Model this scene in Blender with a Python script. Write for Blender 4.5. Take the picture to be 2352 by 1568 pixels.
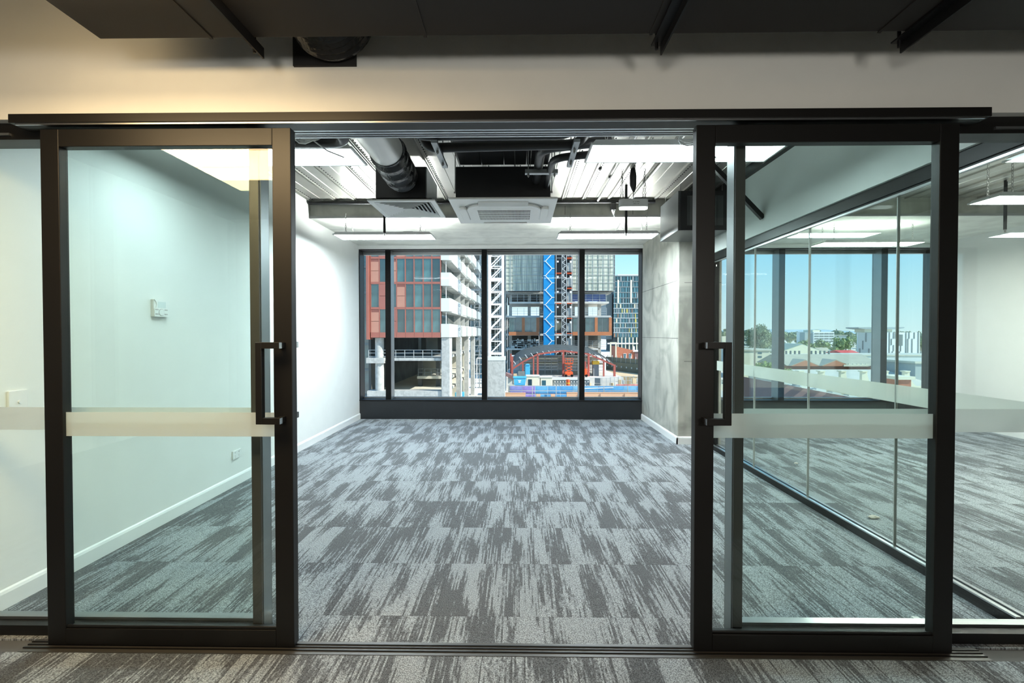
import bpy, bmesh, math, random
from mathutils import Vector, Matrix, noise as mnoise

for _o in list(bpy.data.objects):
    bpy.data.objects.remove(_o)
SC = bpy.context.scene
COL = SC.collection
R = math.radians
random.seed(7)


def srgb(r, g, b):
    def f(c):
        c /= 255.0
        return c / 12.92 if c <= 0.04045 else ((c + 0.055) / 1.055) ** 2.4
    return (f(r), f(g), f(b), 1.0)


# ------------------------------------------------------------------ camera
CAM_H = 1.33
cd = bpy.data.cameras.new('camera')
cam = bpy.data.objects.new('camera', cd)
COL.objects.link(cam)
cd.sensor_width = 36.0
cd.lens = 36.0 * 1060.13 / 2352.0
cd.clip_start = 0.05
cd.clip_end = 8000
_p, _yw, _rl = 0.0155, 0.0141, -0.0003
_fwd = Vector((-math.sin(_yw) * math.cos(_p), math.cos(_yw) * math.cos(_p), -math.sin(_p)))
_rt = Vector((math.cos(_yw), math.sin(_yw), 0))
_up = _rt.cross(_fwd)
_r2 = _rt * math.cos(_rl) + _up * math.sin(_rl)
_u2 = -_rt * math.sin(_rl) + _up * math.cos(_rl)
cam.matrix_world = Matrix(((_r2.x, _u2.x, -_fwd.x, 0), (_r2.y, _u2.y, -_fwd.y, 0), (_r2.z, _u2.z, -_fwd.z, CAM_H), (0, 0, 0, 1)))
SC.camera = cam

# ------------------------------------------------------------------ world, sun, exposure
SC.view_settings.view_transform = 'Standard'
SC.view_settings.look = 'None'
SC.view_settings.exposure = 0.16
SC.view_settings.gamma = 1.0
SC.view_settings.use_curve_mapping = False
SC.cycles.use_denoising = True
SC.cycles.max_bounces = 8
SC.cycles.diffuse_bounces = 4
SC.cycles.glossy_bounces = 3
SC.cycles.transmission_bounces = 4
SC.cycles.transparent_max_bounces = 20
SC.cycles.caustics_reflective = False
SC.cycles.caustics_refractive = False
SC.cycles.sample_clamp_indirect = 6.0

W = bpy.data.worlds.new('sky')
SC.world = W
W.use_nodes = True
_n = W.node_tree.nodes
_l = W.node_tree.links
_n.clear()
_tc = _n.new('ShaderNodeTexCoord')
_sx = _n.new('ShaderNodeSeparateXYZ')
_rp = _n.new('ShaderNodeValToRGB')
_bg = _n.new('ShaderNodeBackground')
_wo = _n.new('ShaderNodeOutputWorld')
_l.new(_tc.outputs['Generated'], _sx.inputs[0])
_l.new(_sx.outputs['Z'], _rp.inputs[0])
_l.new(_rp.outputs[0], _bg.inputs[0])
_l.new(_bg.outputs[0], _wo.inputs[0])
_e = _rp.color_ramp.elements
_e[0].position = 0.0
_e[0].color = srgb(226, 243, 250)
_e[1].position = 1.0
_e[1].color = srgb(80, 150, 232)
for _pos, _c in ((0.06, (204, 236, 250)), (0.17, (160, 218, 252)), (0.45, (118, 190, 246))):
    _k = _e.new(_pos)
    _k.color = srgb(*_c)
_bg.inputs[1].default_value = 1.2

sl = bpy.data.lights.new('sun', 'SUN')
sl.energy = 6.8
sl.angle = R(0.6)
sl.color = (1.0, 0.95, 0.86)
sun = bpy.data.objects.new('sun', sl)
COL.objects.link(sun)
sun.rotation_euler = Vector((0.76, -0.30, 0.60)).to_track_quat('Z', 'Y').to_euler()

LAMP_BACK, LAMP_FRONT, LAMP_NEXT, LAMP_WARM, LAMP_HALL = 76.0, 19.0, 64.0, 24.0, 37.0
UP_BACK, UP_FRONT, UP_NEXT = 230.0, 9.0, 12.0  # strengths of the added upward strips on the panel lights

# ------------------------------------------------------------------ materials
MATS = {}


def mat(name, col, rough=0.5, metal=0.0, var=0.06, scale=6.0, bump=0.0, bscale=60.0, spec=0.5, emit=None, estr=0.0, ior=1.5, each=0.0):
    if name in MATS:
        return MATS[name]
    m = bpy.data.materials.new(name)
    m.use_nodes = True
    n, l = m.node_tree.nodes, m.node_tree.links
    b = n['Principled BSDF']
    b.inputs['Roughness'].default_value = rough
    b.inputs['Metallic'].default_value = metal
    b.inputs['Specular IOR Level'].default_value = spec
    tc = n.new('ShaderNodeTexCoord')
    nz = n.new('ShaderNodeTexNoise')
    nz.inputs['Scale'].default_value = scale
    nz.inputs['Detail'].default_value = 3
    l.new(tc.outputs['Object'], nz.inputs['Vector'])
    rp = n.new('ShaderNodeValToRGB')
    l.new(nz.outputs['Fac'], rp.inputs[0])
    rp.color_ramp.elements[0].position = 0.3
    rp.color_ramp.elements[1].position = 0.7
    rp.color_ramp.elements[0].color = tuple(c * (1 - var) for c in col[:3]) + (1,)
    rp.color_ramp.elements[1].color = tuple(min(1, c * (1 + var)) for c in col[:3]) + (1,)
    b.inputs['IOR'].default_value = ior
    if each:
        oi = n.new('ShaderNodeObjectInfo')
        mr = n.new('ShaderNodeMapRange')
        mr.inputs[3].default_value = 1 - each
        mr.inputs[4].default_value = 1 + each
        l.new(oi.outputs['Random'], mr.inputs[0])
        vm = n.new('ShaderNodeVectorMath')
        vm.operation = 'SCALE'
        l.new(rp.outputs[0], vm.inputs[0])
        l.new(mr.outputs[0], vm.inputs['Scale'])
        l.new(vm.outputs[0], b.inputs['Base Color'])
    else:
        l.new(rp.outputs[0], b.inputs['Base Color'])
    if bump:
        nb = n.new('ShaderNodeTexNoise')
        nb.inputs['Scale'].default_value = bscale
        l.new(tc.outputs['Object'], nb.inputs['Vector'])
        bp = n.new('ShaderNodeBump')
        bp.inputs['Strength'].default_value = bump
        bp.inputs['Distance'].default_value = 0.01
        l.new(nb.outputs['Fac'], bp.inputs['Height'])
        l.new(bp.outputs[0], b.inputs['Normal'])
    if emit is not None:
        b.inputs['Emission Color'].default_value = emit
        b.inputs['Emission Strength'].default_value = estr
    MATS[name] = m
    return m


def glass_mat(name, tint, f0=0.045):
    m = bpy.data.materials.new(name)
    m.use_nodes = True
    n, l = m.node_tree.nodes, m.node_tree.links
    n.clear()
    out = n.new('ShaderNodeOutputMaterial')
    mix = n.new('ShaderNodeMixShader')
    tr = n.new('ShaderNodeBsdfTransparent')
    tr.inputs[0].default_value = tint
    gl = n.new('ShaderNodeBsdfGlossy')
    gl.inputs['Roughness'].default_value = 0.0
    lw = n.new('ShaderNodeLayerWeight')
    lw.inputs['Blend'].default_value = 0.5
    pw = n.new('ShaderNodeMath')
    pw.operation = 'POWER'
    pw.inputs[1].default_value = 5
    ma = n.new('ShaderNodeMath')
    ma.operation = 'MULTIPLY_ADD'
    ma.inputs[1].default_value = 1 - f0
    ma.inputs[2].default_value = f0
    l.new(lw.outputs['Facing'], pw.inputs[0])
    l.new(pw.outputs[0], ma.inputs[0])
    l.new(ma.outputs[0], mix.inputs[0])
    l.new(tr.outputs[0], mix.inputs[1])
    l.new(gl.outputs[0], mix.inputs[2])
    l.new(mix.outputs[0], out.inputs[0])
    return m


def frost_mat(name):
    m = bpy.data.materials.new(name)
    m.use_nodes = True
    n, l = m.node_tree.nodes, m.node_tree.links
    n.clear()
    out = n.new('ShaderNodeOutputMaterial')
    di = n.new('ShaderNodeBsdfDiffuse')
    di.inputs[0].default_value = (0.74, 0.79, 0.76, 1)
    tl = n.new('ShaderNodeBsdfTranslucent')
    tl.inputs[0].default_value = (0.74, 0.79, 0.77, 1)
    mx = n.new('ShaderNodeMixShader')
    mx.inputs[0].default_value = 0.5
    tr = n.new('ShaderNodeBsdfTransparent')
    m2 = n.new('ShaderNodeMixShader')
    nz = n.new('ShaderNodeTexNoise')
    nz.inputs['Scale'].default_value = 900
    mr = n.new('ShaderNodeMapRange')
    mr.inputs[3].default_value = 0.62
    mr.inputs[4].default_value = 0.72
    l.new(nz.outputs[0], mr.inputs[0])
    l.new(mr.outputs[0], m2.inputs[0])
    l.new(di.outputs[0], mx.inputs[1])
    l.new(tl.outputs[0], mx.inputs[2])
    l.new(tr.outputs[0], m2.inputs[1])
    l.new(mx.outputs[0], m2.inputs[2])
    l.new(m2.outputs[0], out.inputs[0])
    return m


def carpet_mat():
    m = bpy.data.materials.new('carpet')
    m.use_nodes = True
    n, l = m.node_tree.nodes, m.node_tree.links
    b = n['Principled BSDF']
    b.inputs['Roughness'].default_value = 0.95
    b.inputs['Specular IOR Level'].default_value = 0.25
    b.inputs['Sheen Weight'].default_value = 0.12
    tc = n.new('ShaderNodeTexCoord')
    oi = n.new('ShaderNodeObjectInfo')
    off = n.new('ShaderNodeVectorMath')
    off.operation = 'MULTIPLY_ADD'
    off.inputs[1].default_value = (37.0, 91.0, 53.0)
    l.new(oi.outputs['Random'], off.inputs[0])
    l.new(tc.outputs['Object'], off.inputs[2])

    def nz(sx, sy, detail, rough=0.5, src=off):
        mp = n.new('ShaderNodeMapping')
        mp.inputs['Scale'].default_value = (sx, sy, 1)
        l.new(src.outputs[0] if src is off else src.outputs['Object'], mp.inputs[0])
        t = n.new('ShaderNodeTexNoise')
        t.inputs['Scale'].default_value = 1
        t.inputs['Detail'].default_value = detail
        t.inputs['Roughness'].default_value = rough
        l.new(mp.outputs[0], t.inputs['Vector'])
        return t
    def snap(step, src):
        q = n.new('ShaderNodeVectorMath')
        q.operation = 'SNAP'
        q.inputs[1].default_value = (step, 0.004, 1)
        l.new(src.outputs[0], q.inputs[0])
        return q

    def nz2(step, sx, sy, detail):
        q = snap(step, off)
        mp = n.new('ShaderNodeMapping')
        mp.inputs['Scale'].default_value = (sx, sy, 1)
        l.new(q.outputs[0], mp.inputs[0])
        t = n.new('ShaderNodeTexNoise')
        t.inputs['Scale'].default_value = 1
        t.inputs['Detail'].default_value = detail
        l.new(mp.outputs[0], t.inputs['Vector'])
        return t
    a = nz2(0.0075, 220, 3.4, 1)
    c = nz2(0.02, 8, 1.5, 1)
    d = nz2(0.0075, 220, 30, 1)

    def math_(op, x, y):
        q = n.new('ShaderNodeMath')
        q.operation = op
        for i, v in enumerate((x, y)):
            if isinstance(v, (int, float)):
                q.inputs[i].default_value = v
            else:
                l.new(v, q.inputs[i])
        return q.outputs[0]
    s = math_('ADD', math_('MULTIPLY', a.outputs[0], 0.72), math_('MULTIPLY', c.outputs[0], 1.0))
    s = math_('ADD', s, math_('MULTIPLY', d.outputs[0], 0.28))
    rp = n.new('ShaderNodeValToRGB')
    rp.color_ramp.elements[0].position = 0.47
    rp.color_ramp.elements[1].position = 0.525
    rp.color_ramp.elements[0].color = srgb(82, 86, 90)
    rp.color_ramp.elements[1].color = srgb(140, 147, 152)
    l.new(math_('MULTIPLY', s, 0.5), rp.inputs[0])
    loop = nz(230, 190, 1)
    lr = n.new('ShaderNodeMapRange')
    lr.inputs[1].default_value = 0.34
    lr.inputs[2].default_value = 0.66
    lr.inputs[3].default_value = 0.40
    lr.inputs[4].default_value = 1.55
    l.new(loop.outputs[0], lr.inputs[0])
    mx = n.new('ShaderNodeVectorMath')
    mx.operation = 'SCALE'
    l.new(rp.outputs[0], mx.inputs[0])
    l.new(lr.outputs[0], mx.inputs['Scale'])
    l.new(mx.outputs[0], b.inputs['Base Color'])
    bp = n.new('ShaderNodeBump')
    bp.inputs['Strength'].default_value = 0.5
    bp.inputs['Distance'].default_value = 0.004
    l.new(loop.outputs[0], bp.inputs['Height'])
    l.new(bp.outputs[0], b.inputs['Normal'])
    return m


def concrete_mat(name, col, var=0.22, streak=0.35, spec=0.3):
    m = bpy.data.materials.new(name)
    m.use_nodes = True
    n, l = m.node_tree.nodes, m.node_tree.links
    b = n['Principled BSDF']
    b.inputs['Roughness'].default_value = 0.8
    b.inputs['Specular IOR Level'].default_value = spec
    tc = n.new('ShaderNodeTexCoord')
    a = n.new('ShaderNodeTexNoise')
    a.inputs['Scale'].default_value = 2.3
    a.inputs['Detail'].default_value = 6
    a.inputs['Distortion'].default_value = 0.8
    mp = n.new('ShaderNodeMapping')
    mp.inputs['Scale'].default_value = (5, 5, 0.7)
    c = n.new('ShaderNodeTexNoise')
    c.inputs['Scale'].default_value = 1.6
    c.inputs['Detail'].default_value = 4
    l.new(tc.outputs['Object'], a.inputs[0])
    l.new(tc.outputs['Object'], mp.inputs[0])
    l.new(mp.outputs[0], c.inputs[0])
    ad = n.new('ShaderNodeMath')
    ad.operation = 'MULTIPLY_ADD'
    ad.inputs[1].default_value = streak
    l.new(c.outputs[0], ad.inputs[0])
    l.new(a.outputs[0], ad.inputs[2])
    rp = n.new('ShaderNodeValToRGB')
    e = rp.color_ramp.elements
    e[0].position = 0.5
    e[1].position = 0.78
    e[0].color = tuple(x * (1 - var) for x in col[:3]) + (1,)
    e[1].color = tuple(min(1, x * (1 + var * 0.6)) for x in col[:3]) + (1,)
    l.new(ad.outputs[0], rp.inputs[0])
    l.new(rp.outputs[0], b.inputs['Base Color'])
    bp = n.new('ShaderNodeBump')
    bp.inputs['Strength'].default_value = 0.15
    bp.inputs['Distance'].default_value = 0.01
    l.new(a.outputs[0], bp.inputs['Height'])
    l.new(bp.outputs[0], b.inputs['Normal'])
    MATS[name] = m
    return m


def brick_mat(name, c1, c2, mortar, scale):
    m = bpy.data.materials.new(name)
    m.use_nodes = True
    n, l = m.node_tree.nodes, m.node_tree.links
    b = n['Principled BSDF']
    b.inputs['Roughness'].default_value = 0.9
    tc = n.new('ShaderNodeTexCoord')
    mp = n.new('ShaderNodeMapping')
    mp.inputs['Rotation'].default_value = (R(90), 0, 0)
    l.new(tc.outputs['Object'], mp.inputs[0])
    br = n.new('ShaderNodeTexBrick')
    br.inputs['Scale'].default_value = scale
    br.inputs['Color1'].default_value = c1
    br.inputs['Color2'].default_value = c2
    br.inputs['Mortar'].default_value = mortar
    br.inputs['Mortar Size'].default_value = 0.03
    l.new(mp.outputs[0], br.inputs[0])
    l.new(br.outputs[0], b.inputs['Base Color'])
    MATS[name] = m
    return m


def streak_mat(name, ca, cb, sx, sz, rough=0.8):
    m = bpy.data.materials.new(name)
    m.use_nodes = True
    n, l = m.node_tree.nodes, m.node_tree.links
    b = n['Principled BSDF']
    b.inputs['Roughness'].default_value = rough
    tc = n.new('ShaderNodeTexCoord')
    mp = n.new('ShaderNodeMapping')
    mp.inputs['Scale'].default_value = (sx, 0.2, sz)
    l.new(tc.outputs['Object'], mp.inputs[0])
    t = n.new('ShaderNodeTexNoise')
    t.inputs['Scale'].default_value = 1
    t.inputs['Detail'].default_value = 2
    l.new(mp.outputs[0], t.inputs[0])
    rp = n.new('ShaderNodeValToRGB')
    rp.color_ramp.elements[0].position = 0.38
    rp.color_ramp.elements[1].position = 0.62
    rp.color_ramp.elements[0].color = ca
    rp.color_ramp.elements[1].color = cb
    l.new(t.outputs[0], rp.inputs[0])
    l.new(rp.outputs[0], b.inputs['Base Color'])
    MATS[name] = m
    return m


PLASTER = mat('white_plaster', (0.83, 0.845, 0.82, 1), 0.7, var=0.015, bump=0.03, bscale=220)
SKIRT = mat('white_skirting_paint', (0.86, 0.88, 0.87, 1), 0.4, var=0.01)
BLACK = mat('black_powdercoat', (0.005, 0.005, 0.006, 1), 0.4, var=0.1, spec=0.3, bump=0.02, bscale=400)
BRONZE = mat('dark_bronze_anodised', (0.0055, 0.0052, 0.005, 1), 0.44, 0.0, var=0.08, spec=0.38)
CAPBLK = mat('matt_black_cap', (0.002, 0.002, 0.002, 1), 0.6, var=0.1, spec=0.15)
JAMBM = mat('jamb_bronze', (0.05, 0.048, 0.044, 1), 0.42, 0.0, var=0.06, spec=0.6)
ALU = mat('satin_aluminium', (0.62, 0.64, 0.65, 1), 0.28, 1.0, var=0.04)
ALUGREY = mat('grey_anodised', (0.30, 0.32, 0.33, 1), 0.35, 0.85, var=0.05)
CHROME = mat('polished_steel', (0.8, 0.8, 0.8, 1), 0.15, 1.0, var=0.02)
DECK = mat('galvanised_deck', (0.56, 0.55, 0.51, 1), 0.36, 0.75, var=0.10, scale=3)
SPIRAL = mat('galvanised_duct', (0.60, 0.60, 0.58, 1), 0.42, 0.85, var=0.06, scale=3)
FOIL = mat('black_duct_foil', (0.010, 0.010, 0.011, 1), 0.25, var=0.2, bump=0.9, bscale=24)
FOAM = mat('black_pipe_foam', (0.010, 0.010, 0.011, 1), 0.42, var=0.15)
DUCTBLK = mat('black_duct_board', (0.017, 0.0145, 0.013, 1), 0.6, var=0.12, scale=2, spec=0.35)
PLASTIC = mat('white_plastic', (0.84, 0.85, 0.84, 1), 0.4, var=0.01)
GREYPL = mat('grey_plastic', (0.45, 0.46, 0.45, 1), 0.5, var=0.03)
DARKSLOT = mat('dark_void', (0.02, 0.02, 0.02, 1), 0.9, var=0.05)
WHITEMET = mat('white_enamel', (0.80, 0.82, 0.82, 1), 0.35, var=0.01)
GREYBOX = mat('grey_black_sheet', (0.06, 0.065, 0.065, 1), 0.4, var=0.1)
GLASS = glass_mat('door_glass', (0.945, 0.990, 0.978, 1), 0.045)
WGLASS = glass_mat('window_glass', (0.985, 0.995, 0.99, 1), 0.003)
PGLASS = glass_mat('partition_glass', (0.968, 0.985, 0.98, 1), 0.045)
FROST = frost_mat('frosted_film')
CARPET = carpet_mat()
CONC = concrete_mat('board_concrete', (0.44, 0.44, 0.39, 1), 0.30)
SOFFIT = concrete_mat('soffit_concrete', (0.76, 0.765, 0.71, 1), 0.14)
CABLE = mat('white_cable', (0.75, 0.77, 0.77, 1), 0.4, var=0.02)
STEEL = mat('zinc_chain', (0.30, 0.30, 0.29, 1), 0.4, 0.8, var=0.1)


def lamp_mat(name, col, s):
    return mat(name, (0.9, 0.9, 0.9, 1), 0.4, var=0.005, emit=col, estr=s)


# ------------------------------------------------------------------ mesh building
WL = {}


class MB:
    def __init__(self, M=None):
        self.v, self.f, self.M = [], [], M

    def add(self, vs, fs):
        o = len(self.v)
        for p in vs:
            p = Vector(p)
            self.v.append(self.M @ p if self.M is not None else p)
        self.f += [tuple(i + o for i in q) for q in fs]
        return self

    def box(self, x0, x1, y0, y1, z0, z1):
        return self.add([(x0, y0, z0), (x1, y0, z0), (x1, y1, z0), (x0, y1, z0), (x0, y0, z1), (x1, y0, z1), (x1, y1, z1), (x0, y1, z1)],
                        [(0, 3, 2, 1), (4, 5, 6, 7), (0, 1, 5, 4), (1, 2, 6, 5), (2, 3, 7, 6), (3, 0, 4, 7)])

    def prism(self, pts, axis, a0, a1):
        n = len(pts)

        def P(p, a):
            return (p[0], a, p[1]) if axis == 'y' else ((a, p[0], p[1]) if axis == 'x' else (p[0], p[1], a))
        vs = [P(p, a0) for p in pts] + [P(p, a1) for p in pts]
        fs = [tuple(range(n - 1, -1, -1)), tuple(range(n, 2 * n))] + [(i, (i + 1) % n, n + (i + 1) % n, n + i) for i in range(n)]
        return self.add(vs, fs)

    def tube(self, pts, r, n=10, caps=True):
        pts = [Vector(p) for p in pts]
        rs = r if isinstance(r, (list, tuple)) else [r] * len(pts)
        vs, fs = [], []
        ref = None
        for i, p in enumerate(pts):
            t = (pts[min(i + 1, len(pts) - 1)] - pts[max(i - 1, 0)]).normalized()
            if ref is None:
                ref = Vector((0, 0, 1)) if abs(t.z) < 0.9 else Vector((1, 0, 0))
            u = (ref - t * ref.dot(t)).normalized()
            ref = u
            w = t.cross(u)
            for k in range(n):
                a = 2 * math.pi * k / n
                vs.append(p + (u * math.cos(a) + w * math.sin(a)) * rs[i])
        for i in range(len(pts) - 1):
            for k in range(n):
                fs.append((i * n + k, i * n + (k + 1) % n, (i + 1) * n + (k + 1) % n, (i + 1) * n + k))
        if caps:
            fs.append(tuple(range(n - 1, -1, -1)))
            fs.append(tuple(range((len(pts) - 1) * n, len(pts) * n)))
        return self.add(vs, fs)

    def bar(self, p0, p1, w, h=None):
        h = h or w
        p0, p1 = Vector(p0), Vector(p1)
        t = (p1 - p0).normalized()
        ref = Vector((0, 0, 1)) if abs(t.z) < 0.95 else Vector((0, 1, 0))
        u = t.cross(ref).normalized()
        s = u.cross(t)
        vs = []
        for p in (p0, p1):
            for a, b in ((-1, -1), (1, -1), (1, 1), (-1, 1)):
                vs.append(p + u * a * w / 2 + s * b * h / 2)
        return self.add(vs, [(0, 1, 2, 3), (7, 6, 5, 4), (0, 4, 5, 1), (1, 5, 6, 2), (2, 6, 7, 3), (3, 7, 4, 0)])

    def blob(self, c, r, amp=0.25, freq=1.2, nu=12, nv=8, sq=(1, 1, 1)):
        vs, fs = [], []
        c = Vector(c)
        for j in range(nv + 1):
            th = math.pi * j / nv
            for i in range(nu):
                ph = 2 * math.pi * i / nu
                d = Vector((math.sin(th) * math.cos(ph), math.sin(th) * math.sin(ph), math.cos(th)))
                k = 1 + amp * mnoise.noise(d * freq + c * 0.37) + amp * 0.6 * mnoise.noise(d * freq * 3 + c)
                vs.append(c + Vector((d.x * sq[0], d.y * sq[1], d.z * sq[2])) * r * k)
        for j in range(nv):
            for i in range(nu):
                fs.append((j * nu + i, (j + 1) * nu + i, (j + 1) * nu + (i + 1) % nu, j * nu + (i + 1) % nu))
        return self.add(vs, fs)

    def leaves(self, c, r, count, size, sq=(1, 1, 1)):
        c = Vector(c)
        for _ in range(count):
            d = Vector((random.gauss(0, 1), random.gauss(0, 1), random.gauss(0, 1))).normalized()
            rad = r * (0.62 + 0.5 * random.random())
            p = c + Vector((d.x * sq[0], d.y * sq[1], d.z * sq[2])) * rad
            a = Vector((random.gauss(0, 1), random.gauss(0, 1), random.gauss(0, 1))).normalized() * size
            b = a.cross(Vector((random.gauss(0, 1), random.gauss(0, 1), random.gauss(0, 1)))).normalized() * size * 0.6
            self.add([p - a, p + b, p + a, p - b], [(0, 1, 2, 3)])
        return self

    def mesh(self, name, m, smooth=False, fix=True):
        lo = Vector((min(p.x for p in self.v), min(p.y for p in self.v), min(p.z for p in self.v)))
        hi = Vector((max(p.x for p in self.v), max(p.y for p in self.v), max(p.z for p in self.v)))
        c = (lo + hi) / 2
        me = bpy.data.meshes.new(name)
        me.from_pydata([p - c for p in self.v], [], self.f)
        if fix:
            bm = bmesh.new()
            bm.from_mesh(me)
            bmesh.ops.recalc_face_normals(bm, faces=bm.faces)
            bm.to_mesh(me)
            bm.free()
        me.materials.append(m)
        if smooth:
            for p in me.polygons:
                p.use_smooth = True
            me.set_sharp_from_angle(angle=R(40))
        return me, c

    def build(self, name, m, parent=None, kind=None, smooth=False, bev=0.0, fix=True, label=None):
        me, c = self.mesh(name, m, smooth, fix)
        o = put(me, name, c, parent)
        if kind:
            o['kind'] = kind
        if label:
            o['label'] = label
        if bev:
            md = o.modifiers.new('bevel', 'BEVEL')
            md.width = bev
            md.segments = 2
            md.limit_method = 'ANGLE'
        return o


def put(me, name, c, parent=None):
    o = bpy.data.objects.new(name, me)
    COL.objects.link(o)
    WL[o.name] = Vector(c)
    o.location = Vector(c) - (WL[parent.name] if parent else Vector())
    if parent:
        o.parent = parent
    return o


def tag(o, label, cat, group=None):
    o['label'] = label
    o['category'] = cat
    if group:
        o['group'] = group
    return o


def thing(name, label, cat, loc, group=None):
    o = bpy.data.objects.new(name, None)
    COL.objects.link(o)
    o.empty_display_size = 0.1
    o.location = loc
    WL[o.name] = Vector(loc)
    return tag(o, label, cat, group)


def struct(name, loc=None, label=None):
    o = bpy.data.objects.new(name, None)
    COL.objects.link(o)
    o.empty_display_size = 0.1
    o.location = loc or (0, 0, 0)
    WL[o.name] = Vector(o.location)
    o['kind'] = 'structure'
    return o


def smesh(name, mb, m, **k):
    return mb.build(name, m, None, kind='structure', **k)


def rrect(cx, cy, w, h, r, n=5):
    pts = []
    for sx, sy, a0 in ((1, 1, 0), (-1, 1, 90), (-1, -1, 180), (1, -1, 270)):
        for k in range(n + 1):
            a = R(a0 + 90 * k / n)
            pts.append((cx + sx * (w / 2 - r) + r * math.cos(a), cy + sy * (h / 2 - r) + r * math.sin(a)))
    return pts


def chain(mb, p0, p1, link=0.032, r=0.0022):
    p0, p1 = Vector(p0), Vector(p1)
    L = (p1 - p0).length
    k = max(1, int(L / (link * 0.78)))
    for i in range(k):
        c = p0.lerp(p1, (i + 0.5) / k)
        pts = []
        for j in range(9):
            a = 2 * math.pi * j / 8
            q = Vector((math.cos(a) * 0.008, 0, math.sin(a) * link / 2)) if i % 2 == 0 else Vector((0, math.cos(a) * 0.008, math.sin(a) * link / 2))
            pts.append(c + q)
        mb.tube(pts, r, 5, caps=False)
    return mb


def arc(c, r, a0, a1, n, plane='xz'):
    out = []
    for i in range(n + 1):
        a = R(a0 + (a1 - a0) * i / n)
        u, v = r * math.cos(a), r * math.sin(a)
        out.append((c[0] + u, c[1], c[2] + v) if plane == 'xz' else ((c[0] + u, c[1] + v, c[2]) if plane == 'xy' else (c[0], c[1] + u, c[2] + v)))
    return out


# ------------------------------------------------------------------ key dimensions (metres)
XL, XP, XR = -2.50, 2.268, 6.42        # left wall, glass partition, far wall of the next room
YD, YG, YW = 1.92, 2.03, 7.21          # door face, fixed glazing, window wall
ZC, ZB = 2.93, 2.717                   # steel deck, underside of the band beam
YB = 5.516                             # front face of the band beam

ORD = ('first', 'second', 'third', 'fourth', 'fifth', 'sixth', 'seventh', 'eighth', 'ninth', 'tenth', 'eleventh', 'twelfth', 'thirteenth',
       'fourteenth', 'fifteenth', 'sixteenth', 'seventeenth', 'eighteenth', 'nineteenth', 'twentieth')


def number_off(items, tail):
    # items: (object, x, y, description); labels count along each description from the left as seen from the doorway
    seen = {}
    for o, x, y, d in sorted(items, key=lambda q: q[1] / q[2]):
        seen.setdefault(d, []).append(o)
    for d, os_ in seen.items():
        for i, o in enumerate(os_):
            o['label'] = ('%s %s' % (d, tail)) if len(os_) == 1 else ('%s %s from the left %s' % (ORD[i], d, tail))


# ------------------------------------------------------------------ floor with carpet tiles
fl = smesh('floor', MB().box(-5, XR + 0.1, -4, YW + 0.2, -0.25, -0.008), mat('screed', (0.1, 0.1, 0.1, 1), 0.9))
_tiles = {}


def lay(x0, x1, y0, y1, ox, oy):
    i0, i1 = math.floor((x0 - ox) / 0.5), math.ceil((x1 - ox) / 0.5)
    j0, j1 = math.floor((y0 - oy) / 0.5), math.ceil((y1 - oy) / 0.5)
    for j in range(j0, j1):
        for i in range(i0, i1):
            a, b = max(x0, ox + i * 0.5), min(x1, ox + i * 0.5 + 0.5)
            c, d = max(y0, oy + j * 0.5), min(y1, oy + j * 0.5 + 0.5)
            if b - a < 0.02 or d - c < 0.02:
                continue
            key = (round(b - a, 3), round(d - c, 3))
            if key not in _tiles:
                w, h = (b - a) / 2 - 0.0006, (d - c) / 2 - 0.0008
                _tiles[key] = MB().box(-w, w, -h, h, -0.004, 0.004).mesh('carpet_tile', CARPET)[0]
            put(_tiles[key], 'carpet_tile', ((a + b) / 2, (c + d) / 2, -0.004), fl)


lay(XL, XP, 1.965, YW, -2.4, 2.155)
lay(XP + 0.03, XR, 1.965, YW, -2.4, 2.155)
lay(-3.4, 3.6, 0.89, 1.885, -2.15, 0.89)

# ------------------------------------------------------------------ walls, ceiling
smesh('wall_left', MB().box(XL - 0.15, XL, 2.1, YW + 0.2, -0.01, ZC + 0.1), PLASTER)
smesh('wall_right', MB().box(XR, XR + 0.15, 2.1, YW + 0.2, -0.01, ZC + 0.1), PLASTER)
smesh('wall_front', MB().box(-5, XR + 0.1, 1.95, 2.10, 2.245, 3.35), PLASTER)
wp = smesh('wall_middle', MB().box(XP - 0.05, XP + 0.06, 2.10, 5.62, 2.255, ZC + 0.05), PLASTER)
MB().box(XP - 0.10, XP - 0.05, 2.10, 5.5, 2.84, ZC).build('ceiling_angle', BLACK, wp)
smesh('wall_corridor_left', MB().box(-5.1, -5, -4, 2.1, -0.01, 3.35), PLASTER)
smesh('wall_corridor_right', MB().box(XR + 0.1, XR + 0.2, -4, 2.1, -0.01, 3.35), PLASTER)
smesh('wall_corridor_rear', MB().box(-5, XR + 0.1, -4.1, -4, -0.01, 3.35), mat('rear_paint', (0.40, 0.41, 0.40, 1), 0.7, var=0.03))
smesh('ceiling_corridor', MB().box(-5, XR + 0.1, -4, 1.95, 3.3, 3.4), mat('dark_soffit', (0.08, 0.08, 0.08, 1), 0.8))
ce = smesh('ceiling', MB().box(XL - 0.1, XR + 0.1, 2.10, YW + 0.2, ZC + 0.055, ZC + 0.2), SOFFIT)
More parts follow.
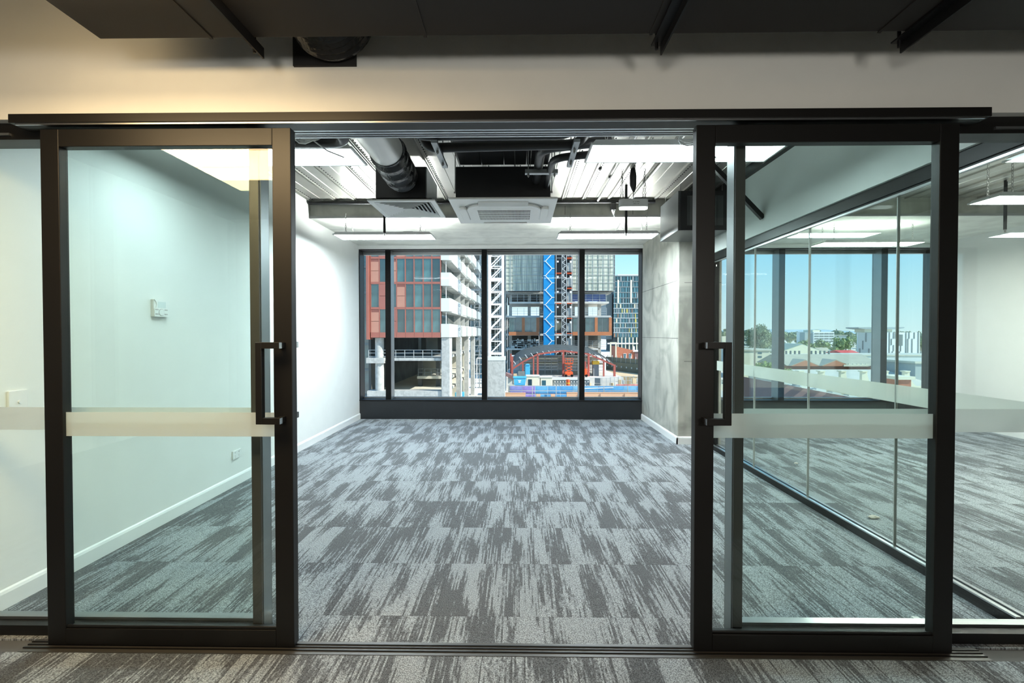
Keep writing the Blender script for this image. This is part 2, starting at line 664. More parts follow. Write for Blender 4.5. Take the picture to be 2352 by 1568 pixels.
# steel deck: sheets with a standing lip each side and a fine seam along the middle
x = XL
k = 0
while x < XR - 0.05:
    w = (0.30, 0.24)[k % 2]
    x1 = min(x + w, XR)
    mb = MB()
    mb.box(x + 0.002, x1 - 0.002, 2.10, YB, ZC, ZC + 0.045)
    mb.box(x + 0.006, x + 0.024, 2.10, YB, ZC - 0.016, ZC)
    mb.prism([(x + 0.030, ZC), (x + 0.046, ZC), (x + 0.042, ZC - 0.010), (x + 0.034, ZC - 0.010)], 'y', 2.10, YB)
    xm = (x + x1) / 2 + 0.015
    mb.prism([(xm - 0.004, ZC), (xm + 0.004, ZC), (xm, ZC - 0.006)], 'y', 2.10, YB)
    mb.build('deck_sheet', DECK, ce)
    # embossed studs beside the lip
    x = x1
    k += 1
_st = MB().prism([(0.006 * math.cos(R(a)), 0.006 * math.sin(R(a))) for a in range(0, 360, 60)], 'z', -0.002, 0.002)
mb = MB()
x, k = XL, 0
while x < XP:
    w = (0.30, 0.24)[k % 2]
    for j in range(62):
        y = 2.45 + j * 0.05
        mb.box(x + 0.052, x + 0.062, y, y + 0.016, ZC - 0.003, ZC)
    x += w
    k += 1
mb.build('deck_stud', DARKSLOT, ce, kind='stuff')

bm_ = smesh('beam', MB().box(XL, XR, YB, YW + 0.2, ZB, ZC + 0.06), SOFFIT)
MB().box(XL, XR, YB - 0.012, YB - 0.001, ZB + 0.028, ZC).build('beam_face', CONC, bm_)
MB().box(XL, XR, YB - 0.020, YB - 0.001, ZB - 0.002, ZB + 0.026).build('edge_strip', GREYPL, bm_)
for _x in (-1.35, 0.55, 1.35):
    MB().box(_x, _x + 0.004, YB - 0.014, YB - 0.010, ZB + 0.03, ZC - 0.08).build('formwork_joint', DARKSLOT, bm_)
for _y in (6.1, 6.65):
    MB().box(XL, 1.95, _y, _y + 0.004, ZB - 0.0015, ZB + 0.002).build('formwork_joint', CONC, bm_)

# concrete column at the window wall
co = smesh('column', MB().box(1.925, 2.45, 5.60, YW + 0.15, -0.005, ZB + 0.01), CONC, bev=0.012)
for z in (1.28, 1.98):
    MB().box(1.9235, 1.93, 5.605, YW, z, z + 0.004).build('formwork_joint', DARKSLOT, co)
MB().box(2.0, 2.44, 5.5985, 5.602, 1.0, 1.004).build('formwork_joint', DARKSLOT, co)
MB().box(2.0, 2.44, 5.5985, 5.602, 1.95, 1.954).build('formwork_joint', DARKSLOT, co)


def skirting(name, parts):
    mb = MB()
    for kind, a in parts:
        if kind == 'x':        # wall facing +x at X, from y0 to y1
            X, y0, y1, s = a
            mb.prism([(X, 0), (X + s * 0.014, 0), (X + s * 0.014, 0.075), (X + s * 0.009, 0.088), (X, 0.094)], 'y', y0, y1)
        else:
            Y, x0, x1, s = a
            mb.prism([(Y, 0), (Y + s * 0.014, 0), (Y + s * 0.014, 0.075), (Y + s * 0.009, 0.088), (Y, 0.094)], 'x', x0, x1)
    return smesh(name, mb, SKIRT)


skirting('baseboard_left', [('x', (XL, 2.1, YW, 1))])
skirting('baseboard_column', [('x', (1.925, 5.586, YW, -1)), ('y', (5.60, 1.911, 2.24, -1))])
skirting('baseboard_right', [('x', (XR, 2.1, YW, -1))])


# ------------------------------------------------------------------ window wall
def window(name, x0, x1, mull, dark):
    w = struct(name, (0, YW, 0))
    MB().box(x0, x1, YW, YW + 0.2, -0.005, 0.285).build('sill_panel', dark, w)
    MB().box(x0, x1, YW - 0.012, YW + 0.2, 0.285, 0.305).build('sill_cap', BLACK, w, bev=0.002)
    MB().box(x0, x1, YW + 0.17, YW + 0.22, 0.305, 0.326).build('bottom_rail', ALUGREY, w)
    MB().box(x0, x1, YW - 0.03, YW + 0.21, 2.660, ZB).build('head_trim', PLASTIC, w, bev=0.003)
    MB().box(x0, x1, YW + 0.0, YW + 0.21, 2.645, 2.660).build('head_rail', BLACK, w)
    MB().box(x0, x1, YW + 0.16, YW + 0.22, 2.60, 2.645).build('blind_roll', ALUGREY, w)
    edges = [x0] + [m for m in mull] + [x1]
    for m in mull:
        o = MB().box(m - 0.041, m + 0.041, YW + 0.02, YW + 0.21, 0.305, 2.645).build('mullion', ALUGREY, w)
        MB().box(m - 0.041, m + 0.041, YW, YW + 0.02, 0.305, 2.645).build('mullion_cap', CAPBLK, o)
    for a in (x0, x1 - 0.015):
        MB().box(a, a + 0.015, YW, YW + 0.21, 0.305, 2.645).build('jamb', BLACK, w)
    for a, b in zip(edges[:-1], edges[1:]):
        aa = a + (0.041 if a in mull else 0.015)
        bb = b - (0.041 if b in mull else 0.015)
        MB().box(aa, bb, YW + 0.185, YW + 0.197, 0.322, 2.62).build('glass_pane', WGLASS, w)
    return w


window('window_1', XL, 1.93, [-2.045, -0.534, 0.990], mat('black_sill', (0.011, 0.013, 0.016, 1), 0.35, var=0.1))
window('window_2', 2.45, XR, [2.56, 4.08, 5.65], mat('speckled_sill', (0.02, 0.024, 0.027, 1), 0.35, var=0.5, scale=60))


# ------------------------------------------------------------------ shop front: fixed glass, jambs, head track, threshold
sd = struct('window_3', (0, YG, 0))
MB().box(-4.9, -1.13, 1.985, 2.085, 2.175, 2.246).build('head_frame', BRONZE, sd, bev=0.002)
MB().box(-4.9, -2.20, 1.975, 2.00, 2.19, 2.20).build('head_bead', ALUGREY, sd)
MB().box(-4.9, -1.13, 1.99, 2.08, 0.0, 0.045).build('base_frame', BRONZE, sd)
MB().box(-4.9, -1.17, 2.035, 2.075, 0.045, 0.057).build('base_bead', ALUGREY, sd)
o = MB().box(-1.172, -1.13, 2.0, 2.085, 0.0, 2.246).build('jamb', JAMBM, sd, bev=0.002)
MB().box(-1.131, -1.127, 2.01, 2.075, 0.0, 2.21).build('jamb_face', ALUGREY, o)
MB().box(-4.9, -1.172, 2.05, 2.06, 0.05, 2.18).build('glass_pane', GLASS, sd)
MB().box(-4.9, -1.172, 2.048, 2.0495, 0.900, 1.002).build('frosted_band', FROST, sd)
sd = struct('window_4', (2.2, YG, 0))
MB().box(0.93, 6.4, 1.985, 2.085, 2.175, 2.246).build('head_frame', BRONZE, sd, bev=0.002)
MB().box(2.0, 6.4, 1.975, 2.00, 2.19, 2.20).build('head_bead', ALUGREY, sd)
MB().box(0.93, 6.4, 1.99, 2.08, 0.0, 0.045).build('base_frame', BRONZE, sd)
MB().box(0.97, 6.4, 2.035, 2.075, 0.045, 0.057).build('base_bead', ALU, sd)
o = MB().box(0.93, 0.972, 2.0, 2.085, 0.0, 2.246).build('jamb', JAMBM, sd, bev=0.002)
MB().box(0.927, 0.931, 2.01, 2.075, 0.0, 2.21).build('jamb_face', ALUGREY, o)
MB().box(0.972, 6.4, 2.05, 2.06, 0.05, 2.18).build('glass_pane', GLASS, sd)
MB().box(0.972, 6.4, 2.048, 2.0495, 0.900, 1.002).build('frosted_band', FROST, sd)

tr = struct('trim_1', (0, 1.95, 2.22))
MB().box(-2.114, 1.903, 1.895, 1.985, 2.206, 2.243).build('track_cover', BRONZE, tr, bev=0.002)
MB().box(-1.13, 0.93, 1.97, 2.085, 2.214, 2.246).build('head_soffit', ALU, tr)
for y in (1.998, 2.022, 2.047, 2.066):
    MB().box(-1.13, 0.93, y, y + 0.003, 2.2125, 2.2145).build('head_groove', DARKSLOT, tr)
MB().box(-2.09, 1.88, 1.90, 1.905, 2.199, 2.206).build('track_lip', ALU, tr)
th = struct('trim_2', (0, 1.92, 0))
MB().box(-2.10, 1.93, 1.885, 1.965, -0.006, 0.002).build('threshold_plate', JAMBM, th)
for y in (1.905, 1.925, 1.942):
    MB().box(-2.10, 1.93, y, y + 0.005, 0.002, 0.006).build('threshold_rib', BRONZE, th)


def sliding_door(name, x0, x1, hx, hs):
    d = struct(name, ((x0 + x1) / 2, YD, 0))
    y0, y1 = YD, YD + 0.042
    st = 0.078
    MB().box(x0, x0 + st, y0, y1, 0.008, 2.19).build('stile', BRONZE, d, bev=0.0025)
    MB().box(x1 - st, x1, y0, y1, 0.008, 2.19).build('stile', BRONZE, d, bev=0.0025)
    MB().box(x0 + st, x1 - st, y0, y1, 2.117, 2.19).build('top_rail', BRONZE, d, bev=0.0025)
    MB().box(x0 + st, x1 - st, y0, y1, 0.008, 0.078).build('bottom_rail', BRONZE, d, bev=0.0025)
    MB().box(x0 + st, x1 - st, y0 + 0.004, y0 + 0.016, 0.078, 0.090).build('glazing_bead', BRONZE, d, bev=0.004)
    MB().box(x0 + st - 0.005, x1 - st + 0.005, y0 + 0.018, y0 + 0.028, 0.07, 2.125).build('glass_pane', GLASS, d)
    MB().box(x0 + st, x1 - st, y0 + 0.0155, y0 + 0.0175, 0.897, 0.999).build('frosted_band', FROST, d)
    for side in (1, -1):
        yf = y0 if side == 1 else y1
        ya, yb = (yf - 0.062, yf - 0.037) if side == 1 else (yf + 0.037, yf + 0.062)
        hb = hx + hs * 0.072
        h = MB().box(min(hb, hb + hs * 0.026), max(hb, hb + hs * 0.026), ya, yb, 0.963, 1.298).build('pull_handle', BRONZE, d, bev=0.0015)
        for z in (0.963, 1.272):
            a, b = sorted((hx, hb))
            MB().box(a, b, ya, yb, z, z + 0.026).build('handle_arm', BRONZE, h, bev=0.001)
            e0, e1 = sorted((hx - hs * 0.001, hx + hs * 0.001))
            MB().box(e0, e1, ya + 0.001, yb - 0.001, z + 0.001, z + 0.025).build('arm_end', CHROME, h)
            p0, p1 = sorted((hx + hs * 0.004, hx + hs * 0.026))
            q0, q1 = sorted((yf, ya if side == -1 else yb))
            MB().box(p0, p1, q0, q1, z + 0.002, z + 0.024).build('handle_post', BRONZE, h)
    return d


sliding_door('door_1', -2.007, -0.949, -0.972, -1)
sliding_door('door_2', 0.732, 1.799, 0.757, 1)

# glazed partition to the next room
pt = struct('window_5', (XP, 3.7, 0))
MB().box(XP - 0.03, XP + 0.04, 2.09, 5.60, 2.175, 2.255).build('head_frame', BLACK, pt, bev=0.002)
MB().box(XP - 0.022, XP - 0.006, 2.09, 5.60, 2.152, 2.163).build('head_bead', ALU, pt)
MB().box(XP - 0.02, XP + 0.03, 2.09, 5.60, 2.163, 2.175).build('head_gasket', BLACK, pt)
MB().box(XP - 0.03, XP + 0.04, 2.09, 5.60, 0.0, 0.050).build('base_frame', BLACK, pt)
MB().box(XP - 0.028, XP - 0.006, 2.09, 5.60, 0.050, 0.058).build('base_bead', ALU, pt)
MB().box(XP + 0.014, XP + 0.034, 2.09, 5.60, 0.050, 0.058).build('base_bead', ALUGREY, pt)
for y0, y1 in ((5.345, 5.385),):
    MB().box(XP - 0.03, XP + 0.04, y0, y1, 0.05, 2.175).build('jamb', BLACK, pt)
MB().box(XP - 0.03, XP + 0.04, 5.385, 5.598, 0.0, 2.255).build('infill_panel', PLASTER, pt)
ys = [2.09, 2.805, 3.645, 4.475, 5.345]
for a, b in zip(ys[:-1], ys[1:]):
    g = MB().box(XP, XP + 0.012, a + 0.002, b - 0.002, 0.05, 2.165).build('glass_pane', PGLASS, pt)
    MB().box(XP - 0.002, XP - 0.0005, a + 0.002, b - 0.002, 0.92, 1.027).build('frosted_band', FROST, g)
for y in ys[1:-1]:
    MB().box(XP - 0.002, XP + 0.014, y - 0.003, y + 0.003, 0.05, 2.165).build('glass_joint', GREYPL, pt)


# ------------------------------------------------------------------ lights
def panel_light(label, x0, x1, y0, y1, z, m, top, chains=True, driver=None, up=None, opal=0.0):
    t = thing('ceiling_light', label, 'light', ((x0 + x1) / 2, (y0 + y1) / 2, z), 'hanging panel lights')
    f = 0.013
    mb = MB()
    mb.box(x0, x1, y0, y0 + f, z, z + 0.012).box(x0, x1, y1 - f, y1, z, z + 0.012)
    mb.box(x0, x0 + f, y0 + f, y1 - f, z, z + 0.012).box(x1 - f, x1, y0 + f, y1 - f, z, z + 0.012)
    mb.build('frame', WHITEMET, t)
    MB().box(x0 + f, x1 - f, y0 + f, y1 - f, z + 0.003 - opal, z + 0.008).build('diffuser', m, t)
    if up is not None:
        ua = y0 + 0.06 if driver is None else y1 - 0.055
        MB().box(x0 + 0.06, x1 - 0.06, ua, y1 - (0.06 if driver is None else 0.012), z + 0.0345, z + 0.036).build('added_uplight_strip', up, t)  # invented glowing strip, added to brighten the soffit and deck above
    MB().prism([(x0 + 0.01, z + 0.012), (x1 - 0.01, z + 0.012), (x1 - 0.03, z + 0.034), (x0 + 0.03, z + 0.034)], 'y', y0 + 0.01, y1 - 0.01).build('housing', WHITEMET, t)
    if driver is not None:
        MB().box(driver, driver + 0.12, (y0 + y1) / 2 - 0.03, (y0 + y1) / 2 + 0.03, z + 0.034, z + 0.066).build('driver_box', WHITEMET, t, bev=0.008)
    if chains:
        for cx in (x0 + 0.14, x1 - 0.14):
            for cy in (y0 + 0.04, y1 - 0.04):
                chain(MB(), (cx, cy, z + 0.03), (cx, cy, top), 0.034).build('chain', STEEL, t)
    return t


COOL = (0.93, 1.0, 0.97, 1)
WARM = (1.0, 0.71, 0.37, 1)
L_BACK = lamp_mat('lit_diffuser_back', (0.86, 0.97, 1.0, 1), LAMP_BACK)
L_FRONT = lamp_mat('lit_diffuser_front', (0.84, 0.97, 1.0, 1), LAMP_FRONT)
U_BACK = lamp_mat('added_uplight_back', (0.94, 1.0, 0.97, 1), UP_BACK)
U_FRONT = lamp_mat('added_uplight_front', (0.92, 1.0, 0.98, 1), UP_FRONT)
U_NEXT = lamp_mat('added_uplight_next', (1.0, 0.98, 0.92, 1), UP_NEXT)
L_NEXT = lamp_mat('lit_diffuser_next', (1.0, 0.95, 0.85, 1), LAMP_NEXT)
L_WARM = lamp_mat('lit_diffuser_warm', WARM, LAMP_WARM)
L_HALL = lamp_mat('lit_diffuser_hall', (1.0, 0.94, 0.84, 1), LAMP_HALL)
ZL = 2.47
panel_light('white panel light hanging by the round silver duct, behind the left glass door', -2.21, -1.022, 2.83, 3.13, ZL, L_FRONT, ZC, up=U_FRONT)
panel_light('white panel light hanging under the ribbed deck, right of the ceiling cassette', 0.437, 1.628, 2.80, 3.10, ZL, L_FRONT, ZC, up=U_FRONT)
panel_light('thin panel light hanging before the window beam, left of the ceiling cassette', -2.13, -0.99, 5.27, 5.57, ZL, L_BACK, ZB, up=U_BACK, driver=-1.35)
panel_light('thin panel light hanging before the window beam, beside the concrete column', 0.452, 1.60, 5.26, 5.56, ZL, L_BACK, ZB, up=U_BACK, driver=1.13)
panel_light('panel light in the next room nearest the corridor, seen through the fixed glass', 3.22, 4.42, 2.84, 3.14, ZL, L_NEXT, ZC, up=U_NEXT)
panel_light('bright panel light over the middle of the next room, its chains reaching the deck', 3.96, 5.16, 3.87, 4.15, ZL, L_NEXT, ZC, up=U_NEXT)
panel_light('panel light nearest the windows of the next room', 3.8, 5.05, 5.80, 6.10, ZL, L_NEXT, ZB, up=U_NEXT)
panel_light('warm lit corridor panel light above the camera, mirrored in the left glass door', -2.0, -0.80, 0.81, 1.36, 2.40, L_WARM, 3.3, opal=0.045)
for gx, gl in ((-0.5, 'left opal globe pendant hanging in the corridor behind the camera'), (1.3, 'right opal globe pendant hanging in the corridor behind the camera')):
    t = thing('globe_pendant', gl, 'light', (gx, -1.2, 1.5), 'globe pendants behind the camera')
    MB().blob((gx, -1.2, 1.65), 0.19, 0.0, 1, 24, 14).build('globe', L_HALL, t, smooth=True)
    MB().tube([(gx, -1.2, 1.84), (gx, -1.2, 3.29)], 0.006, 8).build('cord', FOAM, t)
    MB().tube([(gx, -1.2, 1.83), (gx, -1.2, 1.88)], 0.04, 12).build('cap', BLACK, t)


# emergency light on two pairs of chains
t = thing('emergency_light', 'white emergency light box on chains with a glowing underside', 'light', (1.11, 4.5, 2.54))
MB().prism(rrect(1.11, 4.5, 0.275, 0.085, 0.03), 'z', 2.555, 2.628).build('housing', PLASTIC, t, smooth=True)
MB().prism(rrect(1.11, 4.5, 0.268, 0.080, 0.03), 'z', 2.54, 2.555).build('lens', lamp_mat('emergency_lens', (0.95, 1, 1, 1), 2.2), t, smooth=True)
mb = MB()
for (dx, dz, w) in ((-0.015, 0.040, 0.010), (0.005, 0.040, 0.008), (0.020, 0.042, 0.028), (0.012, 0.022, 0.007), (0.030, 0.022, 0.014), (-0.008, 0.022, 0.016)):
    mb.box(1.11 + dx, 1.11 + dx + w, 4.4566, 4.458, 2.555 + dz, 2.555 + dz + 0.007)
mb.build('print', GREYPL, t)
for cx in (0.998, 1.213):
    for dx in (-0.012, 0.014):
        chain(MB(), (cx + dx, 4.5, 2.625), (cx + 0.006, 4.5, ZC), 0.034).build('chain', STEEL, t)
MB().tube([(1.11, 4.5, 2.628), (1.11, 4.5, 2.70)], 0.004, 6).build('cord', FOAM, t)
MB().tube([(1.115, 4.5, 2.70), (1.112, 4.5, 2.735), (1.107, 4.5, 2.77), (1.107, 4.5, 2.86), (1.107, 4.5, 2.93)], [0.008, 0.022, 0.032, 0.034, 0.022], 10).build('plug_head', FOAM, t, smooth=True)

# sprinkler droppers
for x, y, z0, z1, lab in ((-1.47, 5.06, 2.40, ZC, 'black sprinkler drop pipe behind the white square air diffuser'),
                          (1.155, 4.99, 2.375, ZC, 'black sprinkler drop pipe behind the emergency light'),
                          (5.07, 4.9, 2.38, ZC, 'black sprinkler drop pipe in the next room')):
    t = thing('sprinkler_pipe', lab, 'pipe', (x, y, z0))
    MB().tube([(x, y, z0 + 0.04), (x, y, z1)], 0.0145, 12).build('pipe', BLACK, t, smooth=True)
    MB().tube([(x, y, z0 + 0.045), (x, y, z0 + 0.02), (x, y, z0 + 0.012)], [0.012, 0.008, 0.006], 8).build('sprinkler_head', STEEL, t)
    MB().tube([(x, y, z0 + 0.012), (x, y, z0 + 0.008)], 0.012, 8).build('deflector', STEEL, t)

# white flex lead looping from a black outlet to the back light
t = thing('power_lead', 'white plug and looped cord hanging from a black outlet on the beam', 'cord', (1.13, 5.45, 2.62))
MB().box(1.085, 1.145, 5.44, 5.505, 2.79, 2.87).build('outlet', FOAM, t, bev=0.004)
MB().tube([(1.113, 5.46, 2.80), (1.113, 5.46, 2.775), (1.115, 5.46, 2.755), (1.118, 5.46, 2.735)], [0.017, 0.019, 0.010, 0.006], 10).build('plug', PLASTIC, t, smooth=True)
MB().tube([(1.118, 5.46, 2.735), (1.13, 5.45, 2.69), (1.16, 5.44, 2.645), (1.185, 5.44, 2.61), (1.215, 5.44, 2.65), (1.228, 5.44, 2.685), (1.212, 5.44, 2.69), (1.195, 5.44, 2.64), (1.165, 5.44, 2.58), (1.14, 5.44, 2.555), (1.145, 5.44, 2.535), (1.17, 5.44, 2.54), (1.187, 5.44, 2.60), (1.23, 5.42, 2.545), (1.26, 5.40, 2.53), (1.30, 5.38, 2.53)], 0.0035, 6).build('cord', CABLE, t, smooth=True)


# ------------------------------------------------------------------ ducts, pipes and cassette overhead
t = thing('round_duct', 'silver round air duct running back under the deck to black flex', 'duct', (-0.98, 2.8, 2.7))
o = MB().tube([(-0.98, 2.10, 2.70), (-0.98, 3.50, 2.70)], 0.122, 40).build('duct_pipe', SPIRAL, t, smooth=True)
pts, rs = [], []
for i in range(25):
    u = i / 24
    pts.append((-0.98 - 0.03 * u, 3.46 + 0.60 * u, 2.70 - 0.015 * math.sin(u * 3.1)))
    rs.append(0.128 + (0.008 if i % 2 else -0.002) + 0.006 * math.sin(i * 2.1))
MB().tube(pts, rs, 28).build('flexible_sleeve', FOIL, t, smooth=True)
MB().tube([(-0.98, 3.43, 2.70), (-0.98, 3.47, 2.70)], 0.128, 32).build('clamp_band', FOIL, t, smooth=True)
t = thing('air_diffuser', 'white square louvred air diffuser under its black plenum box', 'vent', (-1.03, 4.35, 2.5))
MB().box(-1.255, -0.815, 4.06, 4.58, 2.53, 2.80).build('plenum_box', FOAM, t)
MB().box(-0.816, -0.806, 4.065, 4.575, 2.53, 2.80).build('plenum_lit_side', ALUGREY, t)  # grey plate puts the light on the black plenum's right side into colour
cx, cy, zq = -1.03, 4.345, 2.50
h = 0.298


def ring(mb, s0, z0, s1, z1, th=0.003):
    for (ax, ay, bx, by) in ((-1, -1, 1, -1), (1, -1, 1, 1), (1, 1, -1, 1), (-1, 1, -1, -1)):
        a0 = (cx + ax * s0, cy + ay * s0, z0)
        b0 = (cx + bx * s0, cy + by * s0, z0)
        a1 = (cx + ax * s1, cy + ay * s1, z1)
        b1 = (cx + bx * s1, cy + by * s1, z1)
        up = Vector((0, 0, th))
        q = [Vector(p) for p in (a0, b0, b1, a1)]
        mb.add(q + [p + up for p in q], [(0, 3, 2, 1), (4, 5, 6, 7), (0, 1, 5, 4), (1, 2, 6, 5), (2, 3, 7, 6), (3, 0, 4, 7)])


mb = MB()
ring(mb, h, zq, h - 0.045, zq, 0.012)
mb.build('outer_frame', WHITEMET, t)
MB().box(cx - 0.262, cx + 0.262, cy - 0.262, cy + 0.262, 2.525, 2.53).build('back_plate', DARKSLOT, t)
for i in range(7):
    s = 0.250 - i * 0.034
    mb = MB()
    ring(mb, s, 2.498, max(s - 0.034, 0.004), 2.524, 0.0015)
    mb.build('louvre', WHITEMET, t)

t = thing('ceiling_cassette', 'square white air conditioner cassette with a slatted centre grille', 'air conditioner', (-0.13, 4.35, 2.46))
MB().box(-0.54, 0.275, 3.98, 4.72, 2.49, 2.77).build('body', FOAM, t, bev=0.004)
MB().prism(rrect(-0.132, 4.345, 0.93, 0.86, 0.012), 'z', 2.472, 2.49).build('fascia', PLASTIC, t, bev=0.006)
gp = MB().prism(rrect(-0.132, 4.345, 0.72, 0.66, 0.19, 8), 'z', 2.4705, 2.4725).build('air_slot', GREYPL, t)
cp = MB().prism(rrect(-0.132, 4.345, 0.672, 0.612, 0.175, 8), 'z', 2.452, 2.472).build('centre_panel', PLASTIC, t, bev=0.006)
MB().prism(rrect(-0.132, 4.36, 0.54, 0.46, 0.03), 'z', 2.4505, 2.4525).build('grille_frame', PLASTIC, cp, bev=0.001)
MB().box(-0.372, 0.108, 4.19, 4.53, 2.4498, 2.4506).build('grille_void', DARKSLOT, cp)
mb = MB()
for i in range(43):
    x = -0.372 + i * 0.48 / 42
    mb.box(x - 0.0028, x + 0.0028, 4.19, 4.53, 2.445, 2.4498)
for y in (4.275, 4.36, 4.445):
    mb.box(-0.372, 0.108, y - 0.0025, y + 0.0025, 2.4455, 2.4498)
mb.build('grille_slats', PLASTIC, cp)
for (a, b, c, d) in ((-0.35, 0.085, 3.985, 4.045), (-0.35, 0.085, 4.645, 4.705)):
    y0, y1 = c, d
    front = y0 < 4.3
    zz = (2.472, 2.450) if front else (2.450, 2.472)
    MB().prism([(y0, zz[0]), (y1, zz[1]), (y1, zz[1] - 0.008), (y0, zz[0] - 0.008)], 'x', a, b).build('air_flap', PLASTIC, t, bev=0.003)
for (x0, x1, s) in ((-0.535, -0.47, -1), (0.205, 0.27, 1)):
    MB().prism(rrect((x0 + x1) / 2, 4.345, 0.07, 0.42, 0.03), 'z', 2.445, 2.471).build('air_flap', PLASTIC, t, bev=0.006)
for px in (-0.56, 0.295):
    MB().tube([(px, 4.02, 2.56), (px + (0.03 if px < 0 else -0.03), 4.02, 2.56)], 0.008, 8).build('fixing_bolt', STEEL, t)
    MB().tube([(px, 4.1, 2.58), (px, 4.1, ZC)], 0.004, 6).build('hanger_rod', STEEL, t)

t = thing('insulated_duct', 'black insulated duct box above the white ceiling cassette', 'duct', (-0.13, 3.8, 2.8))
for i in range(4):
    MB().box(-0.50 + i * 0.19, -0.50 + i * 0.19 + 0.185, 3.24, 3.96, 2.775, 2.90).build('duct_section', FOAM, t, bev=0.004)
for x in (-0.03, 0.1):
    MB().tube([(x, 3.6, 2.772), (x, 4.0, 2.772)], 0.004, 6).build('wire', STEEL, t)


def elbow_pipe(mb, pts, r, n=14):
    # round the corners of a polyline
    out = [Vector(pts[0])]
    for i in range(1, len(pts) - 1):
        a, b, c = Vector(pts[i - 1]), Vector(pts[i]), Vector(pts[i + 1])
        d = min(0.11, (b - a).length * 0.45, (c - b).length * 0.45)
        p, q = b + (a - b).normalized() * d, b + (c - b).normalized() * d
        for k in range(7):
            u = k / 6
            out.append(p * (1 - u) ** 2 + b * 2 * u * (1 - u) + q * u * u)
    out.append(Vector(pts[-1]))
    return mb.tube(out, r, n)


t = thing('insulated_pipe', 'rear black foam pipe of the pair crossing above the doorway', 'pipe', (-0.1, 2.9, 2.62), 'black foam pipes above the doorway')
elbow_pipe(MB(), [(-0.60, 2.55, 2.88), (-0.66, 2.80, 2.535), (0.34, 2.80, 2.535), (0.42, 2.66, 2.88)], 0.034).build('pipe_lagging', FOAM, t, smooth=True)
t = thing('insulated_pipe', 'front black foam pipe of the pair crossing above the doorway', 'pipe', (-0.1, 3.0, 2.6), 'black foam pipes above the doorway')
elbow_pipe(MB(), [(-0.52, 2.70, 2.90), (-0.62, 2.95, 2.515), (0.42, 2.95, 2.535), (0.48, 2.80, 2.90)], 0.030).build('pipe_lagging', FOAM, t, smooth=True)
for y, x0, x1, lab in ((3.18, 0.155, 0.62, 'nearer black foam pipe elbow dropping to the cassette connections'),):
    t = thing('insulated_pipe', lab, 'pipe', (x0, y, 2.6))
    elbow_pipe(MB(), [(x1, y - 0.08, 2.62), (x0, y, 2.60), (x0 - 0.005, y + 0.75, 2.63)], 0.034).build('pipe_lagging', FOAM, t, smooth=True)
t = thing('insulated_pipe', 'thinner black foam pipe elbow dropping to the cassette connections', 'pipe', (0.22, 3.3, 2.6))
elbow_pipe(MB(), [(0.60, 3.20, 2.575), (0.245, 3.26, 2.565), (0.235, 3.98, 2.60)], 0.026).build('pipe_lagging', FOAM, t, smooth=True)
t = thing('pipe_bracket', 'slotted strut bracket on rods holding the cassette pipes', 'bracket', (0.17, 3.55, 2.56))
MB().box(0.05, 0.30, 3.53, 3.57, 2.555, 2.585).build('strut', ALUGREY, t)
for x in (0.075, 0.275):
    MB().tube([(x, 3.55, 2.53), (x, 3.55, 2.776)], 0.004, 6).build('rod', STEEL, t)
    MB().tube([(x, 3.55, 2.538), (x, 3.55, 2.555)], 0.009, 6).build('nut', STEEL, t)
for x, lab in ((-0.50, 'slotted strut bracket at the left end of the black pipes'), (0.345, 'slotted strut bracket at the right end of the black pipes')):
    t = thing('pipe_bracket', lab, 'bracket', (x, 2.9, 2.54))
    MB().box(x - 0.018, x + 0.018, 2.74, 3.16, 2.462, 2.480).build('strut', ALUGREY, t)
    for y in (2.86, 3.06):
        MB().tube([(x, y, 2.44), (x, y, ZC)], 0.004, 6).build('rod', STEEL, t)
        MB().tube([(x, y, 2.446), (x, y, 2.462)], 0.009, 6).build('nut', STEEL, t)
t = thing('insulated_pipe', 'black foam pipe running in front of the left panel light above the left door', 'pipe', (-1.6, 2.75, 2.57))
elbow_pipe(MB(), [(-2.48, 2.72, 2.465), (-1.00, 2.72, 2.465), (-1.02, 2.30, 2.47)], 0.036).build('pipe_lagging', FOAM, t, smooth=True)


def cable_coil(name, lab, c, s=1.0, seed=1):
    rnd = random.Random(seed)
    t = thing(name, lab, 'cable', c)
    for i in range(4):
        pts = []
        ph = rnd.random() * 6
        for k in range(14):
            a = 2 * math.pi * k / 13 + ph
            pts.append((c[0] + s * (0.085 * math.cos(a) + 0.02 * rnd.random()), c[1] + s * 0.025 * math.sin(2 * a), c[2] + s * (0.030 * math.sin(a) + 0.02 * i * 0.5)))
        MB().tube(pts, 0.0045, 6).build('cable', CABLE, t, smooth=True)
    MB().tube([(c[0], c[1], c[2] + 0.02), (c[0] + 0.1, c[1] + 0.05, c[2] - 0.05), (c[0] + 0.18, c[1] + 0.1, c[2] - 0.07)], 0.0045, 6).build('tail', CABLE, t)


cable_coil('cable_bundle', 'coiled white cable hanging on the black pipe above the left panel light', (-1.22, 2.655, 2.455), 0.8, 3)
cable_coil('cable_bundle', 'coiled white cable above the right panel light by the door frame', (1.02, 2.735, 2.47), 1.0, 5)

